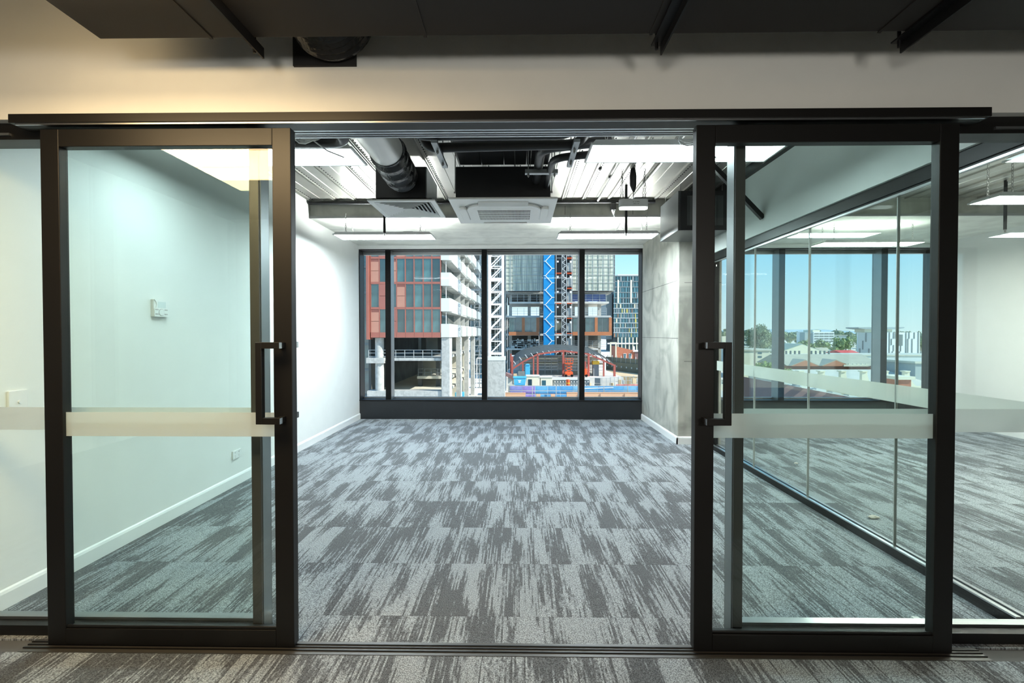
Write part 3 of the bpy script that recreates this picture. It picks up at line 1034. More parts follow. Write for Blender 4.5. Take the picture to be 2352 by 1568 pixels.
t = thing('fan_unit', 'dark grey boxed fan unit with a louvred side over the column', 'fan unit', (1.95, 5.2, 2.42))
MB().box(1.675, 2.20, 4.89, 5.50, 2.42, 2.835).build('casing', GREYBOX, t, bev=0.004)
mb = MB()
mb.box(1.70, 2.20, 4.878, 4.89, 2.42, 2.47).box(1.70, 2.20, 4.878, 4.89, 2.78, 2.83).box(1.70, 1.765, 4.878, 4.89, 2.47, 2.78).box(2.135, 2.20, 4.878, 4.89, 2.47, 2.78)
mb.build('grille_frame', FOAM, t)
for i in range(5):
    x = 1.80 + i * 0.072
    MB().prism([(x, 4.888), (x + 0.05, 4.872), (x + 0.052, 4.876), (x + 0.002, 4.8895)], 'z', 2.47, 2.78).build('louvre', GREYBOX, t)
for x in (1.72, 2.16):
    for y in (4.95, 5.44):
        MB().tube([(x, y, 2.83), (x, y, ZC)], 0.005, 6).build('hanger_rod', STEEL, t)
tag(MB().bar((2.218, 4.24, 2.385), (1.70, 4.24, 2.925), 0.04, 0.04).build('ceiling_brace', BLACK), 'black diagonal brace from the deck down to the white partition wall', 'brace')
tag(MB().tube([(XL + 0.02, 5.46, 2.885), (1.60, 5.46, 2.885)], 0.020, 10).build('conduit_pipe', BLACK, smooth=True), 'black conduit along the top of the concrete beam', 'pipe')
for x, lab in ((0.93, 'thin steel conduit under the deck left of the emergency light'), (1.31, 'thin steel conduit under the deck right of the emergency light')):
    t = thing('steel_conduit', lab, 'pipe', (x, 4, 2.9))
    MB().tube([(x, 2.12, 2.895), (x, 5.44, 2.895)], 0.013, 10).build('conduit', SPIRAL, t, smooth=True)
    for y in (3.2, 4.7):
        MB().box(x - 0.02, x + 0.02, y, y + 0.02, 2.91, ZC).build('saddle_clip', STEEL, t)
t = thing('smoke_detector', 'small black sensor on the deck beside the emergency light chains', 'sensor', (0.78, 4.45, 2.91))
MB().tube([(0.78, 4.45, 2.93), (0.78, 4.45, 2.905)], 0.018, 12).build('body', FOAM, t)
MB().tube([(0.78, 4.45, 2.905), (0.78, 4.45, 2.892)], [0.012, 0.006], 10).build('sensor_tip', STEEL, t)

# left wall fittings
t = thing('thermostat', 'white wall controller with a small screen and round keypad', 'controller', (XL, 3.17, 1.45))
MB().box(XL, XL + 0.022, 3.105, 3.24, 1.452, 1.570).build('back_case', PLASTIC, t, bev=0.003)
MB().prism([(3.105, 1.452), (3.24, 1.452), (3.24, 1.570), (3.105, 1.570), (3.121, 1.553), (3.125, 1.535), (3.118, 1.512), (3.105, 1.505)], 'x', XL + 0.022, XL + 0.027).build('face_plate', PLASTIC, t)
MB().box(XL + 0.027, XL + 0.028, 3.135, 3.205, 1.513, 1.555).build('screen', mat('lcd_grey', (0.72, 0.80, 0.80, 1), 0.15, var=0.02), t)
MB().prism([(3.165 + 0.024 * math.cos(R(a)), 1.482 + 0.024 * math.sin(R(a))) for a in range(0, 360, 20)], 'x', XL + 0.027, XL + 0.029).build('keypad_ring', GREYPL, t)
MB().prism([(3.165 + 0.021 * math.cos(R(a)), 1.482 + 0.021 * math.sin(R(a))) for a in range(0, 360, 20)], 'x', XL + 0.029, XL + 0.0305).build('keypad', PLASTIC, t)
for y0 in (3.113, 3.194):
    for z0 in (1.466, 1.496):
        MB().box(XL + 0.027, XL + 0.029, y0, y0 + 0.026, z0, z0 + 0.008).build('button', GREYPL, t)
t = thing('light_switch', 'white switch plate with one round button by the fixed glass', 'switch', (XL, 2.25, 0.94))
MB().box(XL, XL + 0.011, 2.215, 2.303, 0.935, 1.052).build('plate', PLASTIC, t, bev=0.002)
MB().tube([(XL + 0.010, 2.262, 0.995), (XL + 0.017, 2.262, 0.995)], 0.008, 14).build('button', PLASTIC, t)
t = thing('power_outlet', 'white double power outlet low on the left wall', 'outlet', (XL, 4.03, 0.235))
MB().box(XL, XL + 0.011, 3.975, 4.09, 0.236, 0.309).build('plate', PLASTIC, t, bev=0.002)
for y in (4.005, 4.06):
    MB().tube([(XL + 0.010, y, 0.292), (XL + 0.016, y, 0.292)], 0.006, 10).build('rocker', WHITEMET, t)
    for dy, dz in ((-0.007, 0.262), (0.007, 0.262), (0, 0.249)):
        MB().box(XL + 0.0105, XL + 0.0118, y + dy - 0.0015, y + dy + 0.0015, dz - 0.004, dz + 0.004).build('pin_slot', GREYPL, t)
for x, lab in ((-1.115, 'ribbed white plastic block at the foot of the left jamb'), (1.79, 'ribbed white plastic block inside the right fixed glass')):
    t = thing('shim_block', lab, 'block', (x, 2.1, 0.0))
    MB().box(x, x + 0.012, 2.092, 2.112, 0.0, 0.045).build('core', PLASTIC, t)
    for i in range(4):
        MB().box(x + 0.012, x + 0.030, 2.092, 2.112, 0.005 + i * 0.011, 0.010 + i * 0.011).build('fin', PLASTIC, t)
tag(MB().blob((2.56, 3.345, 0.012), 0.030, 0.5, 1.7, 10, 7, (1.3, 0.7, 0.42)).build('plaster_scrap', mat('scrap_plaster', (0.62, 0.58, 0.52, 1), 0.9, var=0.1), smooth=False), 'pale scrap of plaster lying on the carpet behind the partition', 'debris')
tag(MB().blob((2.85, 4.76, 0.008), 0.016, 0.5, 1.7, 8, 6, (1.2, 0.8, 0.5)).build('plaster_crumb', MATS['scrap_plaster']), 'tiny plaster crumb on the carpet farther behind the partition', 'debris')

# corridor overhead: big rectangular duct, hangers and flexible branch
t = thing('rectangular_duct', 'large dark rectangular duct hung across the corridor above the doors', 'duct', (0, 1.3, 2.42))
xs = [-1.545, -1.13, -0.34, 0.48, 1.30, 2.10, 2.95, 4.0, 5.6]
for a, b in zip(xs[:-1], xs[1:]):
    MB().box(a + 0.001, b - 0.001, 1.42, 1.70, 2.42, 2.88).build('duct_section', DUCTBLK, t, bev=0.003)
for a in xs[1:-1]:
    MB().box(a - 0.006, a + 0.006, 1.42, 1.702, 2.416, 2.42).build('joint_flange', DUCTBLK, t)
for x, lab in ((-0.985, 'leftmost dark angle hanger under the corridor duct, left of the flexible branch'), (0.517, 'dark slotted hanger under the corridor duct above the doorway'), (1.405, 'dark angle hanger under the corridor duct above the right door')):
    t = thing('duct_hanger', lab, 'hanger', (x, 1.4, 2.37))
    MB().box(x - 0.02, x + 0.02, 1.40, 1.755, 2.409, 2.415).build('flange', BLACK, t)
    MB().box(x + 0.014, x + 0.020, 1.40, 1.755, 2.375, 2.409).build('web', BLACK, t)
    MB().tube([(x - 0.005, 1.735, 2.385), (x - 0.005, 1.735, 3.29)], 0.006, 8).build('rod', BLACK, t)
t = thing('flexible_duct', 'black flexible duct branch entering the plaster wall below the big duct', 'duct', (-0.77, 1.82, 2.6))
pts, rs = [], []
for i in range(13):
    u = i / 12
    pts.append((-0.765, 1.704 + 0.231 * u, 2.615 + 0.01 * math.sin(u * 3)))
    rs.append(0.165 + (0.004 if i % 2 else -0.004))
MB().tube(pts, rs, 30).build('sleeve', FOIL, t, smooth=True)
MB().box(-0.945, -0.68, 1.938, 1.952, 2.455, 2.78).build('wall_opening', DARKSLOT, t)

# ------------------------------------------------------------------ the city outside
ZG = -10.0
CONCW = mat('sunlit_concrete', (0.62, 0.61, 0.56, 1), 0.85, var=0.12, scale=0.6)  # pale copy of the concrete, sunlight put into the colour
CONCG = concrete_mat('tower_concrete', (0.42, 0.43, 0.41, 1), 0.18)
CONCD = mat('shaded_concrete', (0.10, 0.105, 0.10, 1), 0.9, var=0.25, scale=0.5)  # dark copy of the concrete, shade put into the colour
COPPER = mat('copper_frame', (0.33, 0.115, 0.085, 1), 0.45, var=0.06, scale=1)
COPPL = mat('copper_panel_pale', (0.44, 0.215, 0.155, 1), 0.45, var=0.05, scale=1)
COPPR = mat('copper_panel_red', (0.31, 0.120, 0.095, 1), 0.45, var=0.05, scale=1)
ORANGE = mat('orange_copper', (0.46, 0.17, 0.07, 1), 0.45, var=0.08, scale=1)
FGLASS = mat('facade_glass', (0.035, 0.085, 0.085, 1), 0.03, var=0.5, scale=0.7, spec=0.7, ior=1.85, each=0.6)
TGLASS = mat('tower_glass', (0.035, 0.10, 0.12, 1), 0.06, var=0.45, scale=0.25, spec=0.7, ior=1.6, each=0.5)
WHITEB = mat('white_render', (0.62, 0.66, 0.63, 1), 0.6, var=0.02)
CREAM = mat('cream_render', (0.74, 0.70, 0.55, 1), 0.7, var=0.04)
GALV = mat('galvanised_tube', (0.46, 0.48, 0.47, 1), 0.5, 0.3, var=0.08)
WHITEP = mat('white_steel', (0.86, 0.86, 0.85, 1), 0.45, var=0.02)
BLUE = mat('blue_wrap', (0.0, 0.24, 0.56, 1), 0.5, var=0.07, scale=0.6)
BLUELT = mat('skip_blue', (0.08, 0.46, 0.72, 1), 0.5, var=0.05)
REDST = mat('red_oxide_steel', (0.40, 0.10, 0.075, 1), 0.6, var=0.1)
ROOFD = mat('dark_roof_slat', (0.10, 0.12, 0.12, 1), 0.5, var=0.2, scale=0.7)
STEELG = mat('grey_steel', (0.20, 0.23, 0.23, 1), 0.55, var=0.15)
SAFETY = mat('safety_orange', (0.80, 0.12, 0.03, 1), 0.5, var=0.05)
YELLOW = mat('machine_yellow', (0.80, 0.52, 0.05, 1), 0.5, var=0.05)
OLIVE = mat('olive_shotcrete', (0.21, 0.21, 0.15, 1), 0.9, var=0.12, scale=0.4)
TAN = mat('tan_earth', (0.66, 0.50, 0.30, 1), 0.95, var=0.15, scale=0.2)
BRICKF = brick_mat('orange_brick', (0.62, 0.26, 0.14, 1), (0.56, 0.34, 0.15, 1), (0.62, 0.52, 0.44, 1), 3.2)
BRICKR = mat('red_brick_far', (0.47, 0.17, 0.10, 1), 0.9, var=0.12, scale=2)
INNER = mat('podium_inner', (0.58, 0.56, 0.47, 1), 0.9, var=0.12, scale=0.5)
SCREEN = streak_mat('debris_mesh', (0.36, 0.40, 0.33, 1), (0.66, 0.68, 0.56, 1), 2.2, 0.12)
LEAF = mat('haze_tinted_green', (0.27, 0.34, 0.15, 1), 0.8, var=0.3, scale=2)  # leaf colour lightened so that distance haze sits in it
LEAFD = mat('haze_tinted_olive', (0.27, 0.31, 0.19, 1), 0.8, var=0.35, scale=0.5)  # paler olive, distance haze mixed into the leaf colour
LEAFL = mat('leaf_lime', (0.30, 0.38, 0.12, 1), 0.8, var=0.25, scale=2)
BARK = mat('pale_bark', (0.50, 0.46, 0.38, 1), 0.8, var=0.2)
ROOFW = mat('pale_metal_roof', (0.60, 0.585, 0.50, 1), 0.5, var=0.05, scale=0.4)
ROOFG = mat('grey_green_roof', (0.34, 0.40, 0.33, 1), 0.6, var=0.06, scale=0.4)
ROOFT = mat('tan_metal_roof', (0.42, 0.40, 0.31, 1), 0.6, var=0.08, scale=0.5)
TERRA = mat('terracotta_wall', (0.56, 0.24, 0.14, 1), 0.8, var=0.06, scale=0.5)
MAROON = mat('maroon_roof', (0.22, 0.13, 0.125, 1), 0.8, var=0.06)
GREYB = mat('grey_cladding', (0.36, 0.41, 0.42, 1), 0.6, var=0.04)

gm = mat('site_ground', (0.66, 0.61, 0.52, 1), 0.95, var=0.15, scale=0.05)
smesh('ground', MB().box(-900, 1400, 12, 3600, ZG - 1, ZG), gm)

# distant hills
mb = MB()
nx = 90
for j, (yy, hh) in enumerate(((3000, 0), (3300, 1), (3590, 0.2))):
    pass
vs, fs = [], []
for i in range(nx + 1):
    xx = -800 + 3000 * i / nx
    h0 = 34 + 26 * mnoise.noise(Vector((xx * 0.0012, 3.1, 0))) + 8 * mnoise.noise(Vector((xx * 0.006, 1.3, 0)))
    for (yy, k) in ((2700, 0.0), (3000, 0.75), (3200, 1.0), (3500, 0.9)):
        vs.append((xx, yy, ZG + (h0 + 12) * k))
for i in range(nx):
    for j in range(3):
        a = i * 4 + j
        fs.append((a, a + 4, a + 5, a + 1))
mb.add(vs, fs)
smesh('hills', mb, mat('haze_tinted_hill', (0.36, 0.47, 0.52, 1), 0.95, var=0.16, scale=0.01), smooth=True)  # distance haze is mixed into the hills' base colour


def rail(mb, p0, p1, h, n, w=0.05, rails=(1.0, 0.55), post_to=None):
    p0, p1 = Vector(p0), Vector(p1)
    for i in range(n + 1):
        p = p0.lerp(p1, i / n)
        mb.bar(p, p + Vector((0, 0, h)), w)
    for r in rails:
        mb.bar(p0 + Vector((0, 0, h * r)), p1 + Vector((0, 0, h * r)), w * 0.9)
    return mb


# --- copper apartment block, left
bx0, bx1, by = -17.69, -9.25, 55.0
t = thing('apartment_building', 'copper clad apartment block with glazed bays on a bare concrete podium', 'building', (-13.5, by + 10, ZG))
rows = [(1.57, 4.33), (4.59, 7.34), (7.60, 10.35), (10.61, 13.36), (13.62, 16.4)]
cols = [-17.69, -16.65, -15.60, -14.56, -13.52, -12.47, -11.38, -10.34, -9.30]
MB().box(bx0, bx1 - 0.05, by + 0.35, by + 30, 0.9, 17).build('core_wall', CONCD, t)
pat = ['PGRGGGGG', 'GRGPGGGG', 'PGPGGGGG', 'GRGPGGGG', 'PGPGGGGG']
for ri, (z0, z1) in enumerate(rows):
    for ci in range(8):
        k = pat[ri][ci]
        a, b = cols[ci] + 0.06, cols[ci + 1] - 0.06
        if k == 'G':
            MB().box(a, b, by + 0.10, by + 0.14, z0, z1).build('window_pane', FGLASS, t)
        else:
            m = COPPL if k == 'P' else COPPR
            zm = z0 + (z1 - z0) * 0.48
            MB().box(a, b, by + 0.02, by + 0.1, z0, zm - 0.02).build('cladding_panel', m, t)
            MB().box(a, b, by + 0.02, by + 0.1, zm + 0.02, z1 - (0.35 if k == 'P' else 0)).build('cladding_panel', m, t)
            if k == 'P':
                for q in range(3):
                    MB().box(a, b, by + 0.03, by + 0.1, z1 - 0.33 + q * 0.11, z1 - 0.25 + q * 0.11).build('vent_slat', COPPR, t)
zb = [0.95] + [r[1] for r in rows]
zt = [r[0] for r in rows] + [17]
for a, b in zip(zb, zt):
    for ci in range(8):
        MB().box(cols[ci] + 0.01, cols[ci + 1] - 0.01, by, by + 0.2, a, b).build('spandrel_panel', COPPER, t)
for ci, xx in enumerate(cols):
    MB().box(xx - 0.055, xx + 0.055, by + 0.01, by + 0.2, 1.57, 17).build('mullion', COPPER, t)
MB().box(-18.12, -17.80, by - 0.3, by + 1.2, 0.72, 17).build('corner_fin', COPPER, t)
# side elevation with stepped balconies
MB().box(bx1 - 0.05, bx1 + 0.05, by + 0.4, by + 34, 0.9, 17).build('side_glazing', FGLASS, t)
for lv in range(5):
    zz = 1.0 + 3.06 * lv
    if lv:
        MB().box(bx1 + 0.0, bx1 + 1.2, by + 0.6, by + 34, zz - 0.12, zz + 0.08).build('floor_slab', CONCG, t)
    for q, (ya, yb, xo) in enumerate(((0, 10.2, -8.08), (11.4, 15.6, -7.95), (16.6, 21.5, -7.75), (22.6, 28.5, -7.55))):
        MB().prism([(bx1, by + ya), (bx1 + 1.0 if q == 0 else bx1, by + ya), (xo, by + ya + (0.35 if q == 0 else 0)), (xo, by + yb - 0.5), (xo - 0.35, by + yb), (bx1, by + yb)], 'z', zz + 0.02 if lv else 0.98, zz + 1.58).build('balcony', WHITEB, t, bev=0.15 if q else 0)
    MB().box(-8.9, -7.45, by + 30, by + 36, zz + 0.1, zz + 1.5).build('balcony', GREYB, t)
    for y0 in (10.5, 15.8, 21.8):
        MB().box(bx1 + 0.05, bx1 + 0.95, by + y0, by + y0 + 0.25, zz, zz + 2.9).build('party_wall', CONCG, t)
    MB().box(-8.75, -8.68, by + 0.5, by + 0.58, zz + 1.5, zz + 3.0).build('balcony_post', WHITEP, t)
# podium
MB().tube([(-16.93, by + 1.0, ZG), (-16.93, by + 1.0, 0.95)], 0.52, 24).build('round_column', CONCG, t, smooth=True)
MB().box(-9.26, -8.24, by + 0.2, by + 2.2, ZG, 0.95).build('corner_column', CONCG, t, bev=0.05)
for yy in (66, 76, 86):
    MB().box(-8.95, -8.25, yy, yy + 1.2, ZG, 0.95).build('side_column', CONCG, t)
    MB().box(-7.95, -7.88, yy - 3, yy - 2.9, ZG, 0.95).build('prop_post', WHITEP, t)
MB().box(-18.3, -9.2, by + 0.6, by + 30, -1.86, -1.52).build('deck_slab', CONCG, t)
MB().box(-18.35, -16.2, by + 0.3, by + 2, -2.15, -1.50).build('deck_edge', CONCG, t)
MB().box(-18.3, -9.2, by + 0.4, by + 2.0, -6.25, -5.50).build('podium_beam', CONCG, t)
MB().box(-18.3, -9.2, by + 2.0, by + 30, -6.25, -5.9).build('podium_slab', INNER, t)
MB().box(-13.9, -9.2, by + 8, by + 26, -4.75, -4.40).build('inner_slab', INNER, t)
MB().box(-18.3, -9.2, by + 29, by + 30, ZG, 1).build('rear_wall', INNER, t)
MB().box(-18.6, -18.3, by + 2, by + 30, ZG, 1).build('end_wall', CONCD, t)
for xx in (-14.0, -11.5):
    MB().box(xx, xx + 0.55, by + 9, by + 9.6, -6, -1.86).build('inner_column', CONCD, t)
    MB().box(xx - 0.6, xx + 0.1, by + 14, by + 14.7, -1.5, 0.95).build('inner_column', CONCD, t)
mb = MB()
rail(mb, (-18.2, by + 0.8, -1.5), (-9.4, by + 0.8, -1.5), 0.95, 8, 0.06, (0.98, 0.6, 0.15))
mb.build('guard_rail', GALV, t)
mb = MB()
rail(mb, (-13.8, by + 8.2, -4.4), (-9.3, by + 8.2, -4.4), 1.0, 5, 0.05, (0.98, 0.5))
mb.build('guard_rail', STEELG, t)
tag(MB().box(-12.2, -10.9, by + 14, by + 15.5, -4.39, -3.0).build('equipment_crate', WHITEB, bev=0.1), 'pale crate standing inside the copper block podium', 'crate')

t = thing('glass_building', 'narrow dark glass building at the far left edge of the window', 'building', (-22, 60, ZG))
for k in range(7):
    MB().box(-25, -18.9, 61, 63, ZG + k * 3.4, ZG + k * 3.4 + 3.1).build('glass_band', FGLASS, t)
    MB().box(-25, -18.85, 60.8, 63, ZG + k * 3.4 + 3.1, ZG + k * 3.4 + 3.4).build('floor_band', STEELG, t)

# --- scaffold behind the balconies
t = thing('scaffold_tower', 'bare tube scaffold tower behind the white balconies', 'scaffold', (-8.2, 98, ZG))
for xx in (-9.3, -8.3, -7.3):
    for yy in (97, 98.3):
        MB().bar((xx, yy, ZG), (xx, yy, 17), 0.09).build('standard', GALV, t)
for k in range(13):
    z = ZG + 2 * k + 1
    mb = MB()
    mb.bar((-9.5, 97, z), (-7.1, 97, z), 0.07).bar((-9.5, 97, z + 1), (-7.1, 97, z + 1), 0.06).bar((-9.5, 98.3, z), (-7.1, 98.3, z), 0.07)
    mb.box(-9.4, -7.2, 97.1, 98.2, z - 0.08, z)
    mb.bar((-9.3, 97, z), (-8.3, 97, z + 2), 0.05)
    mb.build('lift', GALV, t)
tag(MB().box(-11.3, -9.6, 81.6, 83, ZG, ZG + 1.0).build('skip_bin', BLUELT, bev=0.1), 'small blue bin on the bright ground beside the concrete podium', 'bin')
t = thing('pipe_gantry', 'white pipe frame standing in the sun beside the podium', 'frame', (-7, 84, ZG))
for xx in (-7.6, -6.3):
    MB().bar((xx, 84, ZG), (xx, 84, -3.0), 0.16).build('post', WHITEP, t)
MB().bar((-7.6, 84, -3.0), (-6.3, 84, -3.0), 0.16).build('crossbar', WHITEP, t)

# --- crane mast
mx0, mx1, my = -3.93, -1.94, 60.0
t = thing('crane_mast', 'white lattice tower crane mast on a concrete footing pier', 'crane', ((mx0 + mx1) / 2, my + 1, ZG))
for xx in (mx0 + 0.13, mx1 - 0.13):
    for yy in (my, my + 1.8):
        MB().bar((xx, yy, -1.6), (xx, yy, 17), 0.27).build('mast_leg', WHITEP, t)
bay = 1.62
for k in range(12):
    z = -1.2 + bay * k
    big = k % 3 == 0
    for yy in (my - 0.05, my + 1.85):
        MB().bar((mx0 + 0.2, yy, z), (mx1 - 0.2, yy, z), 0.24 if big else 0.11).build('strut', WHITEP, t)
        MB().bar((mx0 + 0.25, yy, z + 0.06), (mx1 - 0.25, yy, z + bay - 0.06), 0.13).build('diagonal', WHITEP, t)
    for xx in (mx0 + 0.13, mx1 - 0.13):
        MB().bar((xx, my, z), (xx, my + 1.8, z), 0.09).build('side_strut', WHITEP, t)
        MB().bar((xx, my + 1.8, z), (xx, my, z + bay), 0.09).build('side_diagonal', WHITEP, t)
mb = MB()
for xx in (-3.1, -2.75):
    mb.bar((xx, my + 0.9, -1.6), (xx, my + 0.9, 17), 0.05)
for k in range(60):
    z = -1.5 + k * 0.3
    mb.bar((-3.1, my + 0.9, z), (-2.75, my + 0.9, z), 0.03)
mb.build('ladder', GALV, t)
MB().box(-4.15, -1.72, my - 0.3, my + 2.1, -2.05, -1.6).build('pier_cap', WHITEB, t)
MB().box(-4.10, -1.78, my - 0.25, my + 2.05, ZG, -2.05).build('pier', CONCG, t)

# --- tower under construction
ty = 115.0
t = thing('construction_tower', 'unfinished tower wrapped in pale scaffold mesh above open concrete floors', 'building', (10, ty + 8, ZG))
for (a, b) in ((-3.13, 6.0), (13.4, 23.85)):
    MB().box(a, b, ty, ty + 0.15, 12.1, 34).build('mesh_screen', SCREEN, t)
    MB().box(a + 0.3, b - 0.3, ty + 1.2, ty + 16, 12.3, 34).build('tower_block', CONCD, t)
    mb = MB()
    n = int((b - a) / 1.3)
    for i in range(n + 1):
        xx = a + (b - a) * i / n
        mb.bar((xx, ty - 0.12, 12.05), (xx, ty - 0.12, 34), 0.09)
    for i in range(11):
        z = 12.15 + i * 1.95
        mb.bar((a, ty - 0.12, z), (b, ty - 0.12, z), 0.10)
        mb.bar((a, ty - 0.12, z + 0.9), (b, ty - 0.12, z + 0.9), 0.05)
    mb.build('scaffold_frame', GALV, t, kind='stuff')
MB().box(23.7, 23.85, ty, ty + 16, 12.1, 34).build('mesh_screen', SCREEN, t)
for (z0, z1, xa, xb) in ((9.05, 9.5, -2.3, 22.6), (5.62, 6.0, -3.1, 23.1), (1.0, 1.5, -3.1, 23.1), (-2.6, -2.2, -3.1, 20)):
    MB().box(xa, xb, ty + 0.8, ty + 16, z0, z1).build('floor_slab', CONCW, t)
MB().box(-3.1, 23.3, ty + 1.5, ty + 16, 11.6, 12.05).build('transfer_slab', CONCG, t)
for xx in (-2.5, 2.4, 5.4, 13.8, 17.3, 20.6):
    for z0, z1 in ((-10, -2.6), (-2.2, 1.0), (1.5, 5.62), (6.0, 9.05), (9.5, 11.6)):
        MB().box(xx, xx + 0.8, ty + 5, ty + 5.8, z0, z1).build('column', CONCG, t)
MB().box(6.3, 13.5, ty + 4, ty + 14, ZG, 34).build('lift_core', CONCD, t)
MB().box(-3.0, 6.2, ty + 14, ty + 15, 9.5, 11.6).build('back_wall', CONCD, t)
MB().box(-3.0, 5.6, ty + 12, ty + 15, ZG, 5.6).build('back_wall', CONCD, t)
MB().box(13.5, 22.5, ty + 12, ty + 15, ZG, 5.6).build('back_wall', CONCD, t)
for (xa, xb) in ((-1.9, 6.2), (13.4, 22.0)):
    for z in (9.5, 6.05, 1.5, -2.2):
        if z == 1.5:
            continue
        rail(MB(), (xa, ty + 0.9, z), (xb, ty + 0.9, z), 1.9, 5, 0.08, (0.98, 0.72, 0.5, 0.25)).build('guard_rail', GALV, t)
MB().box(13.5, 21.8, ty + 1.0, ty + 1.05, 9.6, 11.3).build('blue_netting', mat('navy_netting', (0.09, 0.13, 0.30, 1), 0.8, var=0.2, scale=1), t)
# copper framed window boxes
for (a, b, cells) in ((-2.4, 5.1, ((-2.3, 0.85), (1.55, 4.45))), (13.4, 23.15, ((13.5, 15.6), (16.6, 18.9), (19.1, 22.4)))):
    MB().box(a, b, ty - 0.35, ty + 0.3, 1.06, 1.95).build('window_sill_panel', ORANGE, t)
    MB().box(a, b, ty - 0.30, ty + 0.3, 5.5, 5.68).build('window_head', GREYB, t)
    for (p, q) in cells:
        MB().box(p, q, ty - 0.15, ty - 0.05, 1.95, 5.5).build('window_pane', FGLASS, t)
        MB().box(p + 0.1, q - 0.1, ty + 0.7, ty + 0.8, 1.5, 3.2).build('rail_panel', STEELG, t)
        MB().box(q, q + 0.7, ty - 0.35, ty + 0.3, 1.95, 5.5).build('window_frame', ORANGE, t)
        MB().box((p + q) / 2 - 0.04, (p + q) / 2 + 0.04, ty - 0.18, ty - 0.05, 1.95, 5.5).build('window_mullion', STEELG, t)
mb = MB()
random.seed(5)
for i in range(26):
    xx = random.uniform(-2, 4.8)
    z = random.choice((-2.15, -2.15, -0.8, -0.5))
    mb.box(xx, xx + random.uniform(0.2, 1.2), ty + 1.2, ty + 1.8, z, z + random.uniform(0.2, 0.9))
mb.build('stored_material', WHITEB, t, kind='stuff')

t = thing('concrete_frame_building', 'bare grey green concrete frame behind the white crane mast', 'building', (-7, 132, ZG))
MB().box(-14, -3.4, 138, 140, ZG, 34).build('rear_wall', mat('green_grey_wall', (0.22, 0.25, 0.22, 1), 0.9, var=0.2, scale=0.4), t)
for k in range(13):
    z = ZG + 3.4 * k
    MB().box(-14, -3.4, 128, 138, z + 3.0, z + 3.4).build('floor_slab', CONCG, t)
    for xx in (-13.5, -10.8, -8.1, -5.4, -3.9):
        MB().box(xx, xx + 0.45, 128.3, 128.8, z, z + 3.0).build('column', CONCW, t)
    rail(MB(), (-14, 128.1, z + 3.4), (-3.5, 128.1, z + 3.4), 1.2, 8, 0.09, (0.98, 0.5)).build('guard_rail', GALV, t)
hy = 112.0
t = thing('hoist_shaft', 'bright blue wrapped hoist shaft with white zigzag bracing', 'hoist', (7.4, hy, ZG))
for k in range(12):
    z = ZG + k * 3.7
    MB().box(6.12, 8.72, hy, hy + 2.5, z, z + 3.66).build('wrap_sheet', BLUE, t)
zz = -2.0
s = 0
while zz < 33:
    xa, xb = (6.5, 8.1) if s % 2 == 0 else (8.1, 6.5)
    MB().bar((xa, hy - 0.05, zz), (xb, hy - 0.05, zz + 1.75), 0.16).build('brace', WHITEP, t)
    MB().bar((8.1 if s % 2 == 0 else 6.1, hy - 0.05, zz + 1.75), (8.7 if s % 2 == 0 else 6.5, hy - 0.05, zz + 1.75), 0.12).build('brace_end', WHITEP, t)
    zz += 1.75
    s += 1
t = thing('hoist_mast', 'grey lattice hoist mast and landings beside the blue shaft', 'hoist', (11, hy, ZG))
for xx in (9.1, 10.5, 11.0, 11.6, 12.9):
    MB().bar((xx, hy, ZG), (xx, hy, 33), 0.16).build('upright', GALV, t)
for k in range(24):
    z = -3 + k * 1.55
    MB().bar((10.5, hy, z), (11.6, hy, z + 0.78), 0.09).build('lattice_brace', WHITEP, t)
    MB().bar((11.6, hy, z + 0.78), (10.5, hy, z + 1.55), 0.09).build('lattice_brace', WHITEP, t)
for k in range(10):
    z = -2.2 + k * 3.65
    MB().box(9.0, 10.4, hy - 0.1, hy + 1.6, z, z + 0.14).build('landing', SAFETY if k % 2 else STEELG, t)
    MB().box(11.7, 13.0, hy - 0.1, hy + 1.6, z, z + 0.14).build('landing', SAFETY, t)
    MB().box(11.8, 12.9, hy + 0.2, hy + 0.3, z + 0.5, z + 2.6).build('gate', CONCG, t)
    MB().box(12.4, 12.8, hy - 0.1, hy + 0.1, z - 1.1, z - 0.6).build('sign_plate', WHITEP, t)
    MB().box(9.3, 9.7, hy - 0.1, hy + 0.1, z - 1.0, z - 0.6).build('sign_plate', WHITEP, t)

# --- finished tower to the right
fy = 300.0
t = thing('office_tower', 'tall teal glass tower with pale floor bands and cream fins', 'building', (74, fy + 15, ZG))
MB().box(62.5, 92, fy + 1, fy + 30, ZG, 37.2).build('tower_core', CONCD, t)
MB().box(64.5, 79, fy + 2, fy + 20, 37.2, 40.3).build('roof_plant', WHITEP, t)
random.seed(11)
tints = [mat('fin_%s' % n, c, 0.6, var=0.04) for n, c in (('cream', (0.72, 0.66, 0.48, 1)), ('grey', (0.30, 0.33, 0.33, 1)), ('teal', (0.10, 0.24, 0.28, 1)), ('brown', (0.33, 0.17, 0.10, 1)), ('mustard', (0.62, 0.50, 0.10, 1)))]
z = -0.5
fl_ = 0
while z < 36:
    h = 3.15 if z < 21.5 else 3.55
    low = z < 21.5
    x0 = 61.8
    MB().box(x0, 92, fy, fy + 0.9, z, z + h - 0.55).build('glass_band', TGLASS, t)
    MB().box(x0 - 0.2, 92.2, fy - 0.35, fy + 1, z + h - 0.55, z + h).build('floor_band', GREYB if low else STEELG, t)
    xx = x0
    while xx < 91:
        k = random.choice((0, 1, 1, 1, 2, 2, 2, 3, 1, 2, 4) if low else (1, 2, 2, 2))
        w = random.choice((0.35, 0.5, 0.8))
        MB().box(xx, xx + w, fy - 0.2, fy + 0.1, z, z + h - 0.55).build('fin', tints[k], t)
        xx += random.uniform(1.2, 2.4)
    z += h
    fl_ += 1
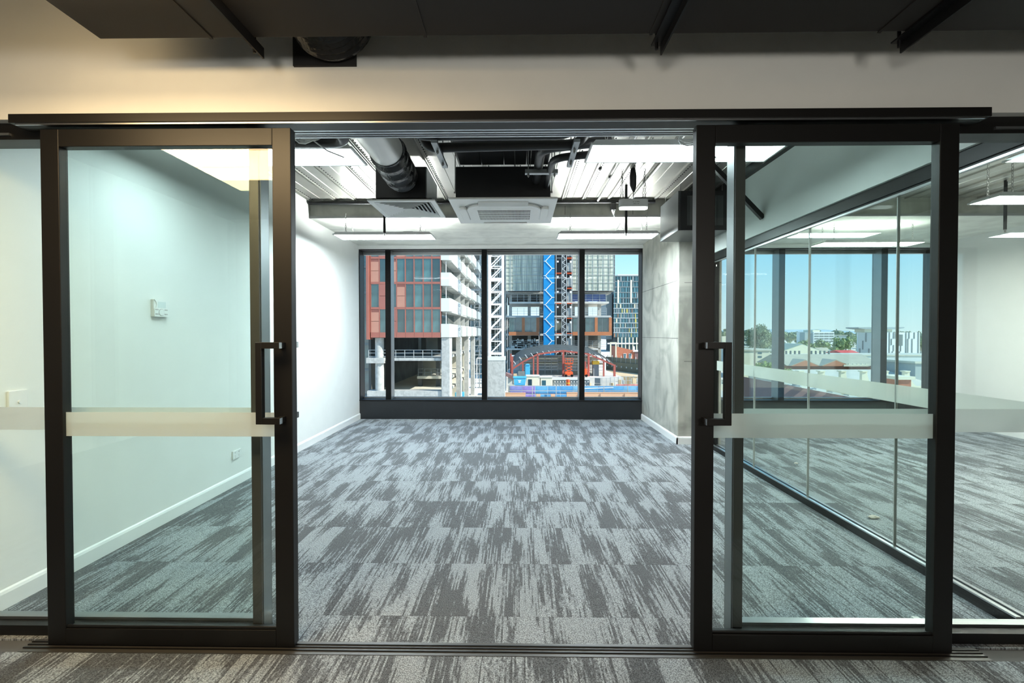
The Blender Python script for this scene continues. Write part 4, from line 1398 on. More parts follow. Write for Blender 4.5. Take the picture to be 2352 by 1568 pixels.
for xx in (63.9, 72.2, 82.6, 85.2):
    MB().box(xx, xx + 1.0, fy - 0.5, fy, 21.6 if xx < 80 else -0.5, 36.4).build('stair_fin', CREAM, t)
MB().box(57.8, 61.8, fy + 6, fy + 28, -2, 28).build('side_wing', STEELG, t)
for k in range(12):
    xx = 64 + k * 2.4
    MB().box(xx, xx + 0.6, fy - 1.2, fy - 0.6, ZG, -0.6).build('colonnade_post', CREAM, t)
    MB().box(xx + 0.6, xx + 2.4, fy - 0.2, fy, -4.2, -0.6).build('lobby_pane', TGLASS, t)
    MB().box(xx + 0.6, xx + 2.4, fy - 0.2, fy, ZG, -5.0).build('lobby_pane', TGLASS, t)
MB().box(57.5, 92, fy - 1.6, fy, -5.0, -4.2).build('awning', WHITEP, t)

# --- arched shed frame
sy0, sy1 = 95.0, 110.0
front = [(-1.4, -5.9), (0.9, -4.35), (3.95, -2.75), (9.2, -2.05), (14.4, -2.75), (17.5, -4.1), (19.7, -5.05)]
t = thing('arched_shed', 'half built arched shed with red oxide posts and dark slatted roof', 'shed', (9, 105, -7.3))
for xx, zt_ in ((-1.3, -3.2), (0.9, -4.3), (3.1, -3.3), (3.95, -2.7), (9.2, -2.0), (14.4, -2.7), (17.5, -4.1), (19.7, -4.9)):
    w = 0.42 if xx in (3.95, 9.2, 14.4, -1.3, 19.7) else 0.3
    MB().bar((xx, sy0, -7.3), (xx, sy0, zt_), w).build('post', REDST, t)
for a, b in zip(front[:-1], front[1:]):
    MB().bar((a[0], sy0 - 0.05, a[1]), (b[0], sy0 - 0.05, b[1]), 0.34).build('front_beam', REDST, t)


def zroof(xx):
    u = (xx - 9.3) / 10.8
    return -1.15 - 1.7 * u * u - 1.6 * abs(u) ** 8


n = 24
for k in range(8):
    yy = sy0 + 0.4 + k * (sy1 - sy0) / 8
    mb = MB()
    d0, d1 = (sy1 - yy) / 15.0 * 1.05, (sy1 - yy - 1.85) / 15.0 * 1.05
    for i in range(n):
        xa = -1.4 + 21.1 * i / n
        xb = -1.4 + 21.1 * (i + 1) / n
        za, zb_ = zroof(xa), zroof(xb)
        mb.add([(xa, yy, za - d0), (xb, yy, zb_ - d0), (xb, yy + 1.85, zb_ - d1), (xa, yy + 1.85, za - d1),
                (xa, yy, za - d0 + 0.13), (xb, yy, zb_ - d0 + 0.13), (xb, yy + 1.85, zb_ - d1 + 0.05), (xa, yy + 1.85, za - d1 + 0.05)],
               [(0, 3, 2, 1), (4, 5, 6, 7), (0, 1, 5, 4), (1, 2, 6, 5), (2, 3, 7, 6), (3, 0, 4, 7)])
    mb.build('roof_slat', ROOFD, t)
for i in range(17):
    xx = -0.6 + i * 1.2
    MB().bar((xx, sy0 - 0.3, zroof(xx) - 1.45), (xx - 0.45, sy0 + 0.6, zroof(xx) - 0.85), 0.16).build('roof_bracket', GALV, t)
MB().bar((-1.7, sy0 + 8, -7.3), (-1.7, sy0 + 8, -3.0), 0.35).build('post', REDST, t)

t = thing('raised_slab', 'sunlit concrete slab under the arched shed', 'slab', (10, 108, ZG))
MB().box(-2.5, 21, 92.5, 114.4, ZG, -7.3).build('slab_body', CONCW, t)
t = thing('site_scaffold', 'pale tube scaffolding and planks standing inside the arched shed', 'scaffold', (9, 104, -7.3))
for k, (xa, xb, yy) in enumerate(((0.2, 8.5, 100), (4.5, 17.5, 104), (10, 18.0, 98))):
    for i in range(7):
        xx = xa + (xb - xa) * i / 6
        MB().bar((xx, yy, -7.3), (xx, yy, -3.4), 0.10).build('standard', GALV, t)
    for z in (-6.3, -5.6, -4.5, -3.8):
        MB().bar((xa, yy, z), (xb, yy, z), 0.10).build('ledger', WHITEP, t)
    for z in (-5.1, -4.1):
        MB().box(xa, xb, yy, yy + 2, z, z + 0.25).build('plank_deck', CREAM, t)
tag(MB().box(-2, 21, 111.0, 111.8, -7.3, -3.7).build('site_wall', WHITEP), 'long pale concrete wall behind the arched shed', 'wall')

# boom lift
t = thing('scissor_lift', 'orange scissor lift parked under the shed crown', 'lift', (10.2, 94, -7.3))
MB().box(9.4, 11.0, 93.4, 94.6, -7.0, -6.3).build('chassis', SAFETY, t, bev=0.05)
for xx in (9.6, 10.8):
    MB().tube([(xx, 93.3, -7.05), (xx, 93.5, -7.05)], 0.28, 12).build('wheel', BLACK, t)
for i in range(3):
    MB().bar((9.5, 93.6, -6.3 + i * 0.55), (10.9, 93.6, -5.75 + i * 0.55), 0.13).build('scissor_arm', SAFETY, t)
    MB().bar((10.9, 93.7, -6.3 + i * 0.55), (9.5, 93.7, -5.75 + i * 0.55), 0.13).build('scissor_arm', SAFETY, t)
rail(MB().box(9.4, 11.0, 93.3, 94.7, -4.65, -4.5), (9.4, 93.3, -4.5), (11.0, 93.3, -4.5), 1.0, 3, 0.08).build('basket', SAFETY, t)
t = thing('scissor_lift', 'lower orange lift behind the right shed post', 'lift', (13.2, 94, -7.3))
MB().box(12.6, 13.9, 93.4, 94.6, -7.0, -5.6).build('chassis', SAFETY, t, bev=0.05)
MB().box(12.8, 13.7, 93.4, 94.4, -5.6, -4.2).build('mast', REDST, t)
for xx in (12.8, 13.7):
    MB().tube([(xx, 93.3, -7.05), (xx, 93.5, -7.05)], 0.28, 12).build('wheel', BLACK, t)

# site objects in front
t = thing('portable_toilet', 'tall blue site toilet standing on the slab under the arch', 'toilet', (1.75, 93, -7.3))
MB().box(1.35, 2.3, 92.7, 93.7, -7.3, -4.9).build('cabin', BLUELT, t, bev=0.08)
MB().box(1.40, 2.25, 92.65, 92.7, -7.1, -5.1).build('door', BLUELT, t)
MB().prism([(1.3, -4.9), (2.35, -4.9), (2.1, -4.65), (1.55, -4.65)], 'y', 92.6, 93.8).build('roof', BLUELT, t)
t = thing('skip_bin', 'large open blue skip bin with white print by the hoarding', 'bin', (0.35, 81.5, ZG))
MB().prism([(-0.75, -7.6), (1.15, -7.6), (1.35, -6.35), (-0.85, -6.35)], 'y', 81, 83).build('bin_body', BLUELT, t)
MB().box(-0.95, 1.42, 80.9, 83.1, -6.35, -6.2).build('bin_rim', BLUELT, t)
MB().box(-0.1, 0.45, 80.97, 81.0, -6.85, -6.72).build('print', WHITEP, t)
MB().box(0.0, 0.35, 80.97, 81.0, -7.15, -6.95).build('print', WHITEP, t)
MB().box(-0.6, 1.0, 81.2, 82.8, ZG, -7.6).build('stand', CONCG, t)
for k, (xa, xb, z1, m, nm, lab, cat) in enumerate((
        (1.5, 3.9, -6.55, CREAM, 'site_cabin', 'cream site cabin beside the large blue skip', 'cabin'),
        (4.1, 6.3, -6.75, CREAM, 'site_cabin', 'cream site cabin beside the perforated steel beam', 'cabin'))):
    t = thing(nm, lab, cat, ((xa + xb) / 2, 87, ZG))
    MB().box(xa, xb, 86, 88.5, ZG, z1).build('cabin_body', m, t, bev=0.05)
    MB().box(xa - 0.1, xb + 0.1, 85.9, 88.6, z1, z1 + 0.15).build('roof', CONCW, t)
    MB().box(xa + 0.3, xa + 1.0, 85.95, 86, ZG + 1.2, z1 - 0.5).build('window_pane', TGLASS, t)
t = thing('steel_girder', 'long grey green steel girder with rows of round holes', 'girder', (10, 88, ZG))
MB().box(6.5, 13.5, 87.6, 88.4, -9.4, -7.3).build('web_plate', STEELG, t)
MB().box(6.4, 13.6, 87.4, 88.6, -7.3, -7.1).build('flange', WHITEB, t)
MB().box(6.4, 13.6, 87.5, 88.6, ZG, -9.4).build('bearer', CONCW, t)
for i in range(13):
    xx = 6.85 + i * 0.52
    for z in (-7.65, -8.35):
        MB().tube([(xx, 87.56, z), (xx + 0.06, 87.6, z)], 0.13, 8).build('hole_plate', WHITEP, t)
t = thing('orange_drum', 'orange drum in front of the perforated girder', 'drum', (9.0, 84, ZG))
MB().tube([(9.0, 84, -8.2), (9.0, 84, -6.9)], 0.35, 16).build('drum_body', SAFETY, t, smooth=True)
MB().tube([(9.0, 84, ZG), (9.0, 84, -8.2)], 0.12, 8).build('stand', STEELG, t)
MB().tube([(9.0, 84, -7.6), (9.0, 84, -7.45)], 0.37, 16).build('drum_band', YELLOW, t)
t = thing('site_loader', 'yellow machine arm among the scaffolding at the right of the shed', 'machine', (15.9, 95.8, -7.3))
MB().box(15.3, 16.7, 95.4, 96.8, -4.9, -4.2).build('cab', YELLOW, t, bev=0.08)
MB().box(15.4, 16.6, 95.5, 96.8, -7.3, -4.9).build('tower', STEELG, t)
random.seed(21)
stacks = []
for k in range(26):
    xx, yy = random.uniform(11.5, 24), random.uniform(83, 95)
    if yy > 92 and xx < 21.3:
        yy = 90
    if xx < 14 and 86 < yy < 90:
        xx += 3
    w, d, h = random.uniform(0.5, 2.0), random.uniform(0.4, 1.2), random.uniform(1.3, 3.3)
    m, lab, nm = random.choice(((CREAM, 'loose building material stacked on the bright site ground', 'material_stack'), (GREYB, 'loose building material stacked on the bright site ground', 'material_stack'), (STEELG, 'loose building material stacked on the bright site ground', 'material_stack'), (TAN, 'loose building material stacked on the bright site ground', 'material_stack')))
    mb = MB(Matrix.Translation((xx, yy, 0)) @ Matrix.Rotation(random.uniform(-0.6, 0.6), 4, 'Z'))
    for q in range(3):
        mb.box(-w / 2 + 0.05 * q, w / 2 - 0.03 * q, -d / 2, d / 2, ZG + h * q / 3, ZG + h * (q + 0.9) / 3)
    if any(abs(xx - q[1]) < 2.1 and abs(yy - q[2]) < 1.7 for q in stacks):
        continue
    o = tag(mb.build(nm, m), lab, 'stack', 'material stacks on the site')
    stacks.append((o, xx, yy, {'cream_render': 'cream stack', 'grey_cladding': 'pale grey stack', 'grey_steel': 'dark grey stack', 'tan_earth': 'tan stack'}[m.name]))
number_off(stacks, 'on the bright site ground')
for k in range(5):
    xx = 15.5 + k * 1.7
    t = thing('site_fence', ORD[k] + ' tube barrier from the left among the stacked material on the site', 'barrier', (xx, 85.8 + k, ZG), 'tube barriers on the site')
    rail(MB(), (xx, 85.8 + k, ZG), (xx + 1.6, 86.0 + k, ZG), 3.3, 2, 0.07, (0.98, 0.75, 0.5)).build('barrier_frame', GALV, t)
tag(MB().box(17.2, 22, 81.2, 81.6, -7.75, -7.5).build('striped_beam', mat('red_white_bar', (0.78, 0.22, 0.18, 1), 0.6, var=0.4, scale=1.5)), 'red striped barrier bar behind the blue hoarding', 'barrier')

# hoarding, rail and brick parapet along the near street
t = thing('hoarding', 'blue printed site hoarding behind the grey guard rail', 'hoarding', (10, 80.5, ZG))
hb = [mat('hoarding_%d' % k, c, 0.5, var=0.25, scale=0.8) for k, c in enumerate(((0.25, 0.28, 0.62, 1), (0.30, 0.24, 0.62, 1), (0.13, 0.42, 0.72, 1), (0.10, 0.36, 0.68, 1), (0.22, 0.52, 0.78, 1)))]
order = [0, 1, 2, 3, 3, 4, 2, 3, 2, 4, 2]
for k in range(11):
    xa = -1.5 + k * 2.2
    MB().box(xa + 0.02, xa + 2.18, 80.3, 80.4, ZG, -7.62).build('hoarding_panel', hb[order[k]], t)
MB().add([(10.5, 80.27, -8.02), (16.5, 80.27, -7.86), (16.5, 80.27, -7.98), (10.5, 80.27, -8.22), (10.5, 80.3, -8.02), (16.5, 80.3, -7.86), (16.5, 80.3, -7.98), (10.5, 80.3, -8.22)],
         [(0, 1, 2, 3), (7, 6, 5, 4), (0, 4, 5, 1), (1, 5, 6, 2), (2, 6, 7, 3), (3, 7, 4, 0)]).build('print', WHITEP, t)
t = thing('guard_rail', 'long grey tube guard rail in front of the blue hoarding', 'railing', (10, 79.6, ZG))
for k in range(7):
    xx = -1.7 + k * 4.1
    MB().bar((xx, 79.6, ZG), (xx, 79.6, -7.5), 0.12).build('post', GALV, t)
for z in (-7.55, -8.4, -9.0, -9.6):
    MB().bar((-1.9, 79.6, z), (23, 79.6, z), 0.10).build('rail', GALV, t)
for (xa, xb, zt_, lab) in ((-3.1, 1.2, -8.72, 'orange brick parapet left of the gap, next to the crane pier'), (8.2, 23, -8.62, 'long orange brick parapet right of the gap')):
    t = thing('brick_parapet', lab, 'wall', (xa, 78.6, ZG))
    MB().box(xa, xb, 78.4, 78.8, ZG, zt_).build('brickwork', BRICKF, t)
    MB().box(xa - 0.03, xb + 0.03, 78.35, 78.85, zt_, zt_ + 0.1).build('coping', BRICKF, t)
    if xa > 0:
        for xx in (10.2, 13.9, 18.0):
            MB().box(xx, xx + 0.8, 78.25, 78.4, ZG, zt_ - 0.12).build('brick_pier', BRICKF, t)
for xx, lab in ((3.0, 'left of the two small brick piers in the parapet gap'), (5.5, 'right of the two small brick piers in the parapet gap')):
    t = thing('brick_pier', lab, 'pier', (xx + 0.35, 78.6, ZG))
    MB().box(xx, xx + 0.72, 78.4, 78.9, ZG, -8.85).build('shaft', BRICKF, t)
    MB().box(xx - 0.15, xx + 0.87, 78.3, 79.0, ZG, -9.5).build('footing', BRICKF, t)
t = thing('timber_hut', 'small tilted timber roof hut beside the crane pier', 'hut', (-1.2, 84, ZG))
MB().box(-1.9, -0.7, 84, 86, ZG, -6.6).build('hut_wall', WHITEB, t)
MB().prism([(-2.3, -5.7), (-0.8, -6.3), (-0.9, -6.9), (-2.4, -6.2)], 'y', 83.6, 86.4).build('hut_roof', MAROON, t)
MB().box(-0.9, -0.3, 83.9, 85, -7.6, -5.9).build('ply_sheet', TAN, t)
MB().box(-0.1, 1.2, 88, 88.2, ZG, -5.7).build('grey_panel', STEELG, t)

# retaining wall, haul road, brick cottage and tent on the right
t = thing('retaining_wall', 'olive sprayed retaining wall studded with bolts, running back to the right', 'wall', (25, 105, ZG))
mb = MB(Matrix.Translation((30.0, 98, 0)) @ Matrix.Rotation(R(112), 4, 'Z'))
mb.box(0, 34, 0, 0.6, ZG, -5.4)
mb.build('wall_face', OLIVE, t)
M_ = Matrix.Translation((30.0, 98, 0)) @ Matrix.Rotation(R(112), 4, 'Z')
for i in range(16):
    MB(M_).box(1 + i * 2, 1.35 + i * 2, 0.6, 0.68, -6.6, -6.25).build('bolt_plate', WHITEB, t)
for i in range(18):
    MB(M_).bar((0.5 + i * 1.9, 0.3, -5.4), (0.5 + i * 1.9, 0.3, -3.8), 0.14).build('fence_post', GALV, t)
MB(M_).box(0, 34, 0.22, 0.30, -5.4, -4.3).build('fence_panel', OLIVE, t)
tag(MB().prism([(20.0, 97), (29.5, 93), (27.5, 100), (20.8, 118), (19.5, 118)], 'z', ZG, ZG + 2.6).build('haul_ramp', TAN), 'tan earth ramp in front of the olive retaining wall', 'ramp')
t = thing('brick_cottage', 'orange brick house with two sash windows beyond the retaining wall', 'house', (35, 152, ZG))
MB().prism([(31.4, ZG), (39.5, ZG), (39.5, -4.4), (37.3, -3.9), (31.4, -2.5)], 'y', 150, 158).build('brick_wall', BRICKR, t)
for xx in (34.0, 35.7):
    f = MB().box(xx, xx + 0.9, 149.85, 150, -6.4, -4.9).build('window_frame', WHITEP, t)
    MB().box(xx + 0.12, xx + 0.78, 149.8, 149.86, -5.6, -5.0).build('window_pane', TGLASS, f)
    MB().box(xx + 0.12, xx + 0.78, 149.8, 149.86, -6.3, -5.7).build('window_pane', TGLASS, f)
MB().box(37.6, 43, 149.8, 156, ZG, -4.3).build('side_wing', MAROON, t)
MB().box(37.0, 43.5, 149.5, 157, -4.3, -4.0).build('roof_edge', WHITEP, t)
MB().box(37.4, 37.9, 151, 151.5, -4.0, -2.6).build('chimney', WHITEP, t)
t = thing('portal_frame', 'cream steel portal standing left of the brick house', 'frame', (30, 148, ZG))
for xx in (29.3, 31.0):
    MB().box(xx, xx + 0.4, 148, 148.5, ZG, -1.6).build('post', CREAM, t)
MB().box(29.3, 31.4, 148, 148.5, -1.6, -1.2).build('head_beam', CREAM, t)
t = thing('white_marquee', 'white peaked marquee tent right of the brick house', 'tent', (39, 130, ZG))
MB().box(34.0, 42, 130, 136, ZG, -7.6).build('tent_wall', WHITEP, t)
MB().prism([(33.7, -7.6), (42.3, -7.6), (40, -5.6), (36.3, -5.6)], 'y', 129.7, 136.3).build('tent_roof', WHITEP, t)

# ---------------- suburb seen through the partition
def building(name, lab, x0, x1, y0, y1, zt_, wall, roof=None, wins=(), cat='building', flat=0.4, group=None):
    t = thing(name, lab, cat, ((x0 + x1) / 2, (y0 + y1) / 2, ZG), group)
    MB().box(x0, x1, y0, y1, ZG, zt_).build('wall_block', wall, t)
    if roof is not None:
        MB().box(x0 - 0.3, x1 + 0.3, y0 - 0.3, y1 + 0.3, zt_, zt_ + flat).build('roof_cap', roof, t)
    for (a, b, c, d) in wins:
        MB().box(a, b, y0 - 0.05, y0 + 0.02, c, d).build('window_pane', TGLASS, t)
    return t


def gable(name, lab, x0, x1, y0, y1, ze, zr, wall, roof, along='x', cat='house', group=None):
    t = thing(name, lab, cat, ((x0 + x1) / 2, (y0 + y1) / 2, ZG), group)
    MB().box(x0, x1, y0, y1, ZG, ze).build('wall_block', wall, t)
    if along == 'x':
        ym = (y0 + y1) / 2
        MB().prism([(y0 - 0.4, ze), (y1 + 0.4, ze), (ym, zr)], 'x', x0 - 0.3, x1 + 0.3).build('roof', roof, t)
    else:
        xm = (x0 + x1) / 2
        MB().prism([(x0 - 0.4, ze), (x1 + 0.4, ze), (xm, zr)], 'y', y0 + 0.02, y1 + 0.3).build('roof', roof, t)
        MB().prism([(x0, ze), (x1, ze), (xm, zr - 0.2)], 'y', y0 - 0.02, y0).build('gable_wall', wall, t)
    return t


# white panelled cube with slit windows
t = thing('panel_building', 'white cube building with staggered dark slit windows', 'building', (163, 205, ZG))
MB().box(155.2, 171.8, 200, 214, -9.0, 2.15).build('cube_body', WHITEP, t)
MB().prism([(149.9, 206), (155.15, 200.0), (155.15, 206)], 'z', -9.0, 2.0).build('side_body', WHITEB, t)  # greyer white than the front, the side's shade put into the colour
MB().box(150, 175, 199, 215, ZG, -9.0).build('plinth', CREAM, t)
MB().prism([(148.7, 4.0), (152, 3.5), (165, 3.5), (168.5, 4.0), (168.5, 4.4), (148.7, 4.4)], 'y', 204, 212).build('roof_canopy', GREYB, t)
MB().box(152, 164, 205, 211, 2.15, 3.5).build('roof_plant', CREAM, t)
MB().box(162.3, 164.5, 199.9, 200, -3.6, 1.2).build('dark_panel', STEELG, t)
random.seed(3)
for lv in range(4):
    z1 = 2.1 - lv * 2.7
    for k in range(9):
        xx = 156.0 + k * 1.75 + random.choice((0, 0.45, 0.9))
        if 161.6 < xx < 164.8 and lv < 2:
            continue
        MB().box(xx, xx + 0.42, 199.88, 200, z1 - 2.7, z1).build('slit_window', STEELG, t)
for k in range(7):
    u = 0.06 + k * 0.135
    MB(Matrix.Translation((149.9 + 5.25 * u, 206 - 6 * u, 0)) @ Matrix.Rotation(R(-48.8), 4, 'Z')).box(0, 0.5, -0.12, 0.0, -8.8 + (k % 3) * 3.4, -4.9 + (k % 3) * 3.4).build('slit_window', STEELG, t)

t = thing('office_block', 'pale office block with long horizontal window bands among far trees', 'building', (212, 335, ZG))
MB().box(203.5, 209, 331, 337, ZG, 2.7).build('end_block', GREYB, t)
MB().box(209, 223.5, 330, 350, ZG, 3.0).build('main_block', WHITEP, t)
MB().box(211, 216, 334, 345, 3.0, 4.4).build('roof_plant', CREAM, t)
for z in (1.4, -0.4, -2.2, -4.0):
    for a in (209.6, 213.1, 216.6, 220.1):
        MB().box(a, a + 3.0, 329.85, 330, z - 0.2, z + 0.8).build('window_band', STEELG, t)
building('hillside_block', 'small grey block right of the pale office block', 226, 236, 335, 350, 0.4, GREYB, ROOFW)
building('cream_hall', 'cream flat wall with two small dark windows below the gum tree', 57.4, 64.9, 120, 130, -2.9, CREAM, ROOFW, ((61.8, 62.8, -4.75, -4.25), (61.8, 62.8, -3.75, -3.3)))
building('cream_tower', 'narrow cream block at the far left of the suburb view', 71, 74.5, 162, 170, 0.6, CREAM, None)
building('white_office', 'low white office with dark window strips under the gum tree', 78, 87, 166, 176, 0.2, WHITEB, ROOFW, ((77.5, 85, -1.2, -0.6), (77.5, 85, -3, -2.2), (77.5, 85, -5, -4.2)))
building('long_shed', 'long white shed behind the cream hall', 70, 84, 148, 160.5, -3.0, WHITEB, ROOFW)
gable('green_roof_shed', 'grey green roofed shed right of the dark mullion', 72, 84, 128, 144, -3.6, -1.3, CREAM, ROOFG, 'y')
building('white_terrace', 'row of white shop fronts in front of the tree belt', 90, 104, 172, 180, -2.5, WHITEP, ROOFW, ((89, 93, -3.6, -3.0), (95, 100, -3.6, -3.0)))
building('service_roof', 'low flat roof with small dark vents left of the gabled hall', 66, 84, 118, 128, -4.3, CREAM, ROOFW)
for k in range(9):
    xx = 68.5 + k * 1.1 + (2 if k > 3 else 0)
    tag(MB().tube([(xx, 119, -3.9), (xx, 119, -2.9)], 0.24, 8).build('roof_vent', STEELG), '%s dark vent stub from the left on the low flat roof' % ORD[k], 'vent', 'vents on the low flat roof')
# gabled terracotta hall
t = thing('gabled_hall', 'terracotta hall with a long tan roof and two front gables', 'building', (68, 102, ZG))
MB().box(58, 78, 100, 112, ZG, -5.4).build('wall_block', TERRA, t)
MB().prism([(99.6, -5.4), (112.4, -5.4), (106, -3.2)], 'x', 57.5, 78).build('main_roof', ROOFT, t)
for xm in (61.0, 67.5):
    MB().prism([(xm - 3.2, -5.4), (xm + 3.2, -5.4), (xm, -4.05)], 'y', 99.0, 105).build('gable_roof', ROOFT, t)
    MB().prism([(xm - 2.9, -5.45), (xm + 2.9, -5.45), (xm, -4.25)], 'y', 98.9, 99.05).build('gable_wall', TERRA, t)
MB().box(69, 74.5, 98.8, 99.6, -5.5, -5.1).build('parapet', CREAM, t)
for k in range(6):
    MB().box(69.3 + k * 0.9, 69.5 + k * 0.9, 99, 99.3, -5.1, -4.9).build('finial', CREAM, t)
# sawtooth factory with curved cream fins
t = thing('sawtooth_factory', 'low factory roof with a row of curved cream fin walls', 'factory', (60, 88, ZG))
MB().box(48, 76, 84, 96, ZG, -8.0).build('factory_body', CREAM, t)
MB().prism([(84, -8.0), (97, -8.0), (97, -6.0)], 'x', 48, 76).build('factory_roof', ROOFW, t)
for k in range(6):
    xx = 51.6 + k * 3.75
    pts = [(xx - 1.5, -8.6), (xx - 1.5, -5.3)]
    for q in range(9):
        a = q / 8 * math.pi / 2
        pts.append((xx - 0.6 + 2.3 * (1 - math.cos(a)), -5.35 - 2.9 * math.sin(a)))
    MB().prism(pts, 'y', 83.2, 83.8).build('fin_wall', CREAM, t)
    MB().box(xx - 1.55, xx - 0.6, 83.0, 84.2, -5.4, -5.2).build('fin_coping', CREAM, t)
# maroon roof and white rafter ends in front
t = thing('maroon_roof_building', 'maroon brown wall with white rafter ends close to the next room windows', 'building', (30, 48, ZG))
MB().prism([(24.8, ZG), (36, ZG), (36, -5.5), (24.8, -3.35)], 'y', 45, 52).build('wall_block', MAROON, t)
for k in range(6):
    u = k * 1.55
    MB().prism([(25.4 + u, -3.38 - u * 0.192), (26.2 + u, -3.53 - u * 0.192), (26.2 + u, -3.43 - u * 0.192), (25.4 + u, -3.28 - u * 0.192)], 'y', 44.5, 45.2).build('rafter_end', WHITEB, t)
# roof plant, nearer, low left
random.seed(9)
building('plant_roof', 'low pale roof crowded with mechanical units at lower left of the suburb', 26, 42, 58, 76, -7.0, CREAM, ROOFW)
units = []
for k in range(14):
    xx, yy = 28.5 + (k % 5) * 2.3 + random.random() * 0.4, 59.5 + (k // 5) * 5 + random.random() * 2
    t = thing('roof_unit', 'unit', 'air conditioner', (xx, yy, -6.6), 'mechanical units on the low roof')
    h = random.uniform(0.5, 1.4)
    w = random.uniform(0.8, 1.8)
    um, ud = ((GREYB, 'grey rooftop unit'), (WHITEB, 'white rooftop unit'), (CREAM, 'cream rooftop unit'))[k % 3]
    MB().box(xx, xx + w, yy, yy + 1.2, -6.6, -6.6 + h).build('unit_case', um, t)
    MB().tube([(xx + w / 2, yy + 0.6, -6.6 + h), (xx + w / 2, yy + 0.6, -6.5 + h)], 0.3, 10).build('fan_cowl', STEELG, t)
    units.append((t, xx, yy, ud))
number_off(units, 'on the low plant roof')
# blocks at right
building('blue_grey_block', 'pale blue grey box building behind the brick chimney stub', 76.5, 83, 90, 98, -4.3, GREYB, ROOFW)
building('brick_stub', 'stubby brown brick block with a white cap at the right of the suburb', 48.8, 50.5, 60, 63, -4.5, BRICKR, CREAM)
building('long_white_roof', 'long white roofed warehouse in front of the white cube', 118, 152, 165, 180, -6.3, WHITEB, ROOFW)
building('tan_wall_block', 'tan wall block under the white cube building', 95, 128, 128, 140, -6.2, TAN, ROOFW)
gable('red_roof_shed', 'red roofed shed left of the white cube building', 134, 141, 190, 205, -7.2, -5.4, MAROON, mat('red_roof', (0.72, 0.10, 0.09, 1), 0.6, var=0.05), 'x', 'shed')
building('brick_flat', 'brown brick block at the right end of the suburb view', 129.5, 135, 142, 150, -4.6, BRICKR, ROOFW)
random.seed(31)
houses = []
for k in range(34):
    dd = random.uniform(165, 330)
    aa = random.uniform(0.46, 0.92)
    xx = dd * aa
    if abs(aa - 0.78) < 0.09 and dd < 225:
        continue
    if dd > 290 and 0.58 < aa < 0.7:
        continue
    if abs(dd - 182) < 18 and 84 < xx < 110:
        continue
    w = random.uniform(5, 10)
    if any(abs(xx - q[1]) < 11.5 and abs(dd - q[2]) < 9 for q in houses):
        continue
    wm, wd = random.choice(((CREAM, 'cream'), (WHITEB, 'white'), (BRICKR, 'brick'), (TERRA, 'orange')))
    rm, rd = random.choice(((ROOFW, 'pale'), (ROOFG, 'green'), (ROOFT, 'tan'), (GREYB, 'grey'), (TERRA, 'tiled')))
    t = gable('suburb_house', 'house', xx, xx + w, dd, dd + random.uniform(5, 8), -7.4, random.uniform(-5.8, -5.0), wm, rm, random.choice(('x', 'y')), 'house', 'small suburban houses behind the partition')
    houses.append((t, xx, dd, 'small %s house with %s roof' % (wd, rd)))
number_off(houses, 'among the trees')


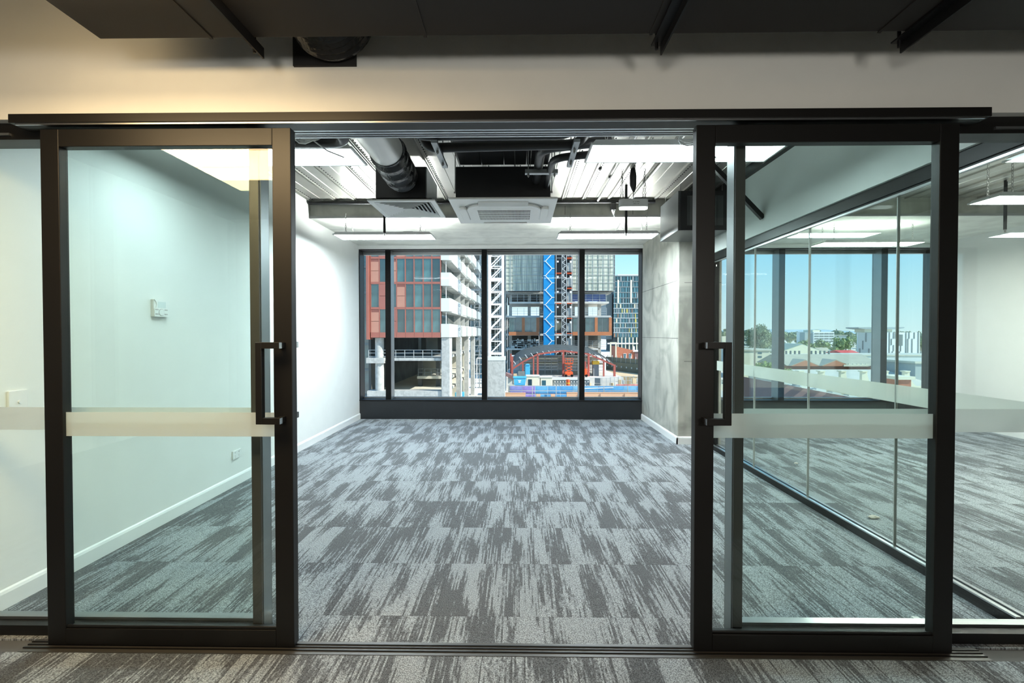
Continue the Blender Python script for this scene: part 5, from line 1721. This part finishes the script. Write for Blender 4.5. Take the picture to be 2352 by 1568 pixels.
# ---------------- trees
def tree(name, lab, x, y, z0, zc, r, m, nb=7, leaf=0.5, nl=500, group=None, seed=1, sq=(1.1, 1.1, 0.8)):
    random.seed(seed)
    t = thing(name, lab, 'tree', (x, y, z0), group)
    mb = MB()
    mb.tube([(x, y, z0), (x + 0.1 * r, y, z0 + (zc - z0) * 0.5), (x, y, zc)], [r * 0.09, r * 0.07, r * 0.04], 8)
    for k in range(4):
        a = k * 1.6 + seed
        mb.tube([(x, y, z0 + (zc - z0) * 0.55), (x + math.cos(a) * r * 0.6, y + math.sin(a) * r * 0.6, zc + r * 0.1)], [r * 0.05, r * 0.02], 6)
    mb.build('trunk', BARK, t, smooth=True)
    mb = MB()
    for k in range(nb):
        a = random.random() * 6.3
        rr = random.uniform(0.2, 0.75) * r
        c = (x + math.cos(a) * rr * sq[0], y + math.sin(a) * rr * sq[1], zc + random.uniform(-0.45, 0.6) * r * sq[2])
        s = r * random.uniform(0.30, 0.48)
        mb.blob(c, s * 0.68, 0.35, 1.7, 10, 7)
        mb.leaves(c, s, nl // nb, leaf)
    mb.build('crown', m, t, kind='stuff', fix=False)
    return t


tree('gum_tree', 'tall spreading gum tree rising above the suburb skyline', 68.5, 132, ZG, 0.4, 4.4, LEAFD, 13, 0.20, 6000, seed=4)
tree('street_tree', 'light green street tree in front of the cream hall', 53.5, 100, ZG, -6.2, 2.3, LEAFL, 7, 0.22, 900, seed=5)
tree('street_tree', 'light green street tree right of the dark mullion, before the gabled hall', 46.0, 80, ZG, -6.0, 2.6, LEAFL, 7, 0.22, 900, seed=6)
random.seed(77)
mb = MB()
for k in range(74):
    dd = random.uniform(345, 560)
    xx = dd * (0.44 + 0.50 * (k + random.random()) / 74)
    r = random.uniform(5.5, 8.5)
    zc = ZG + random.uniform(4.5, 8.0) * (1 + (dd - 300) / 700)
    if 195 < xx < 240 and dd < 360:
        continue
    for q in range(5):
        c = (xx + random.uniform(-0.7, 0.7) * r, dd + random.uniform(-0.7, 0.7) * r, zc + random.uniform(-0.4, 0.5) * r)
        mb.blob(c, r * 0.36, 0.35, 1.7, 9, 6)
        mb.leaves(c, r * 0.42, 30, 0.9)
    mb.tube([(xx, dd, ZG), (xx, dd, zc)], 0.4, 6)
o = mb.build('treeline', LEAFD, None, kind='stuff', fix=False)
tag(o, 'long olive green belt of trees before the distant hills', 'trees')
random.seed(78)
pos = [(d * a, d) for d, a in ((190, 0.545), (215, 0.60), (232, 0.62), (240, 0.65), (228, 0.68), (250, 0.70), (228, 0.91), (245, 0.86), (200, 0.56), (285, 0.73))]
gt = []
for k, (xx, yy) in enumerate(pos):
    gt.append((tree('garden_tree', 'tree', xx, yy, ZG, ZG + random.uniform(4, 6.5), random.uniform(4, 5.5), LEAF, 6, 0.6, 300, 'garden trees between the suburban roofs', seed=300 + k), xx, yy, 'bushy green garden tree'))
number_off(gt, 'between the suburban roofs')
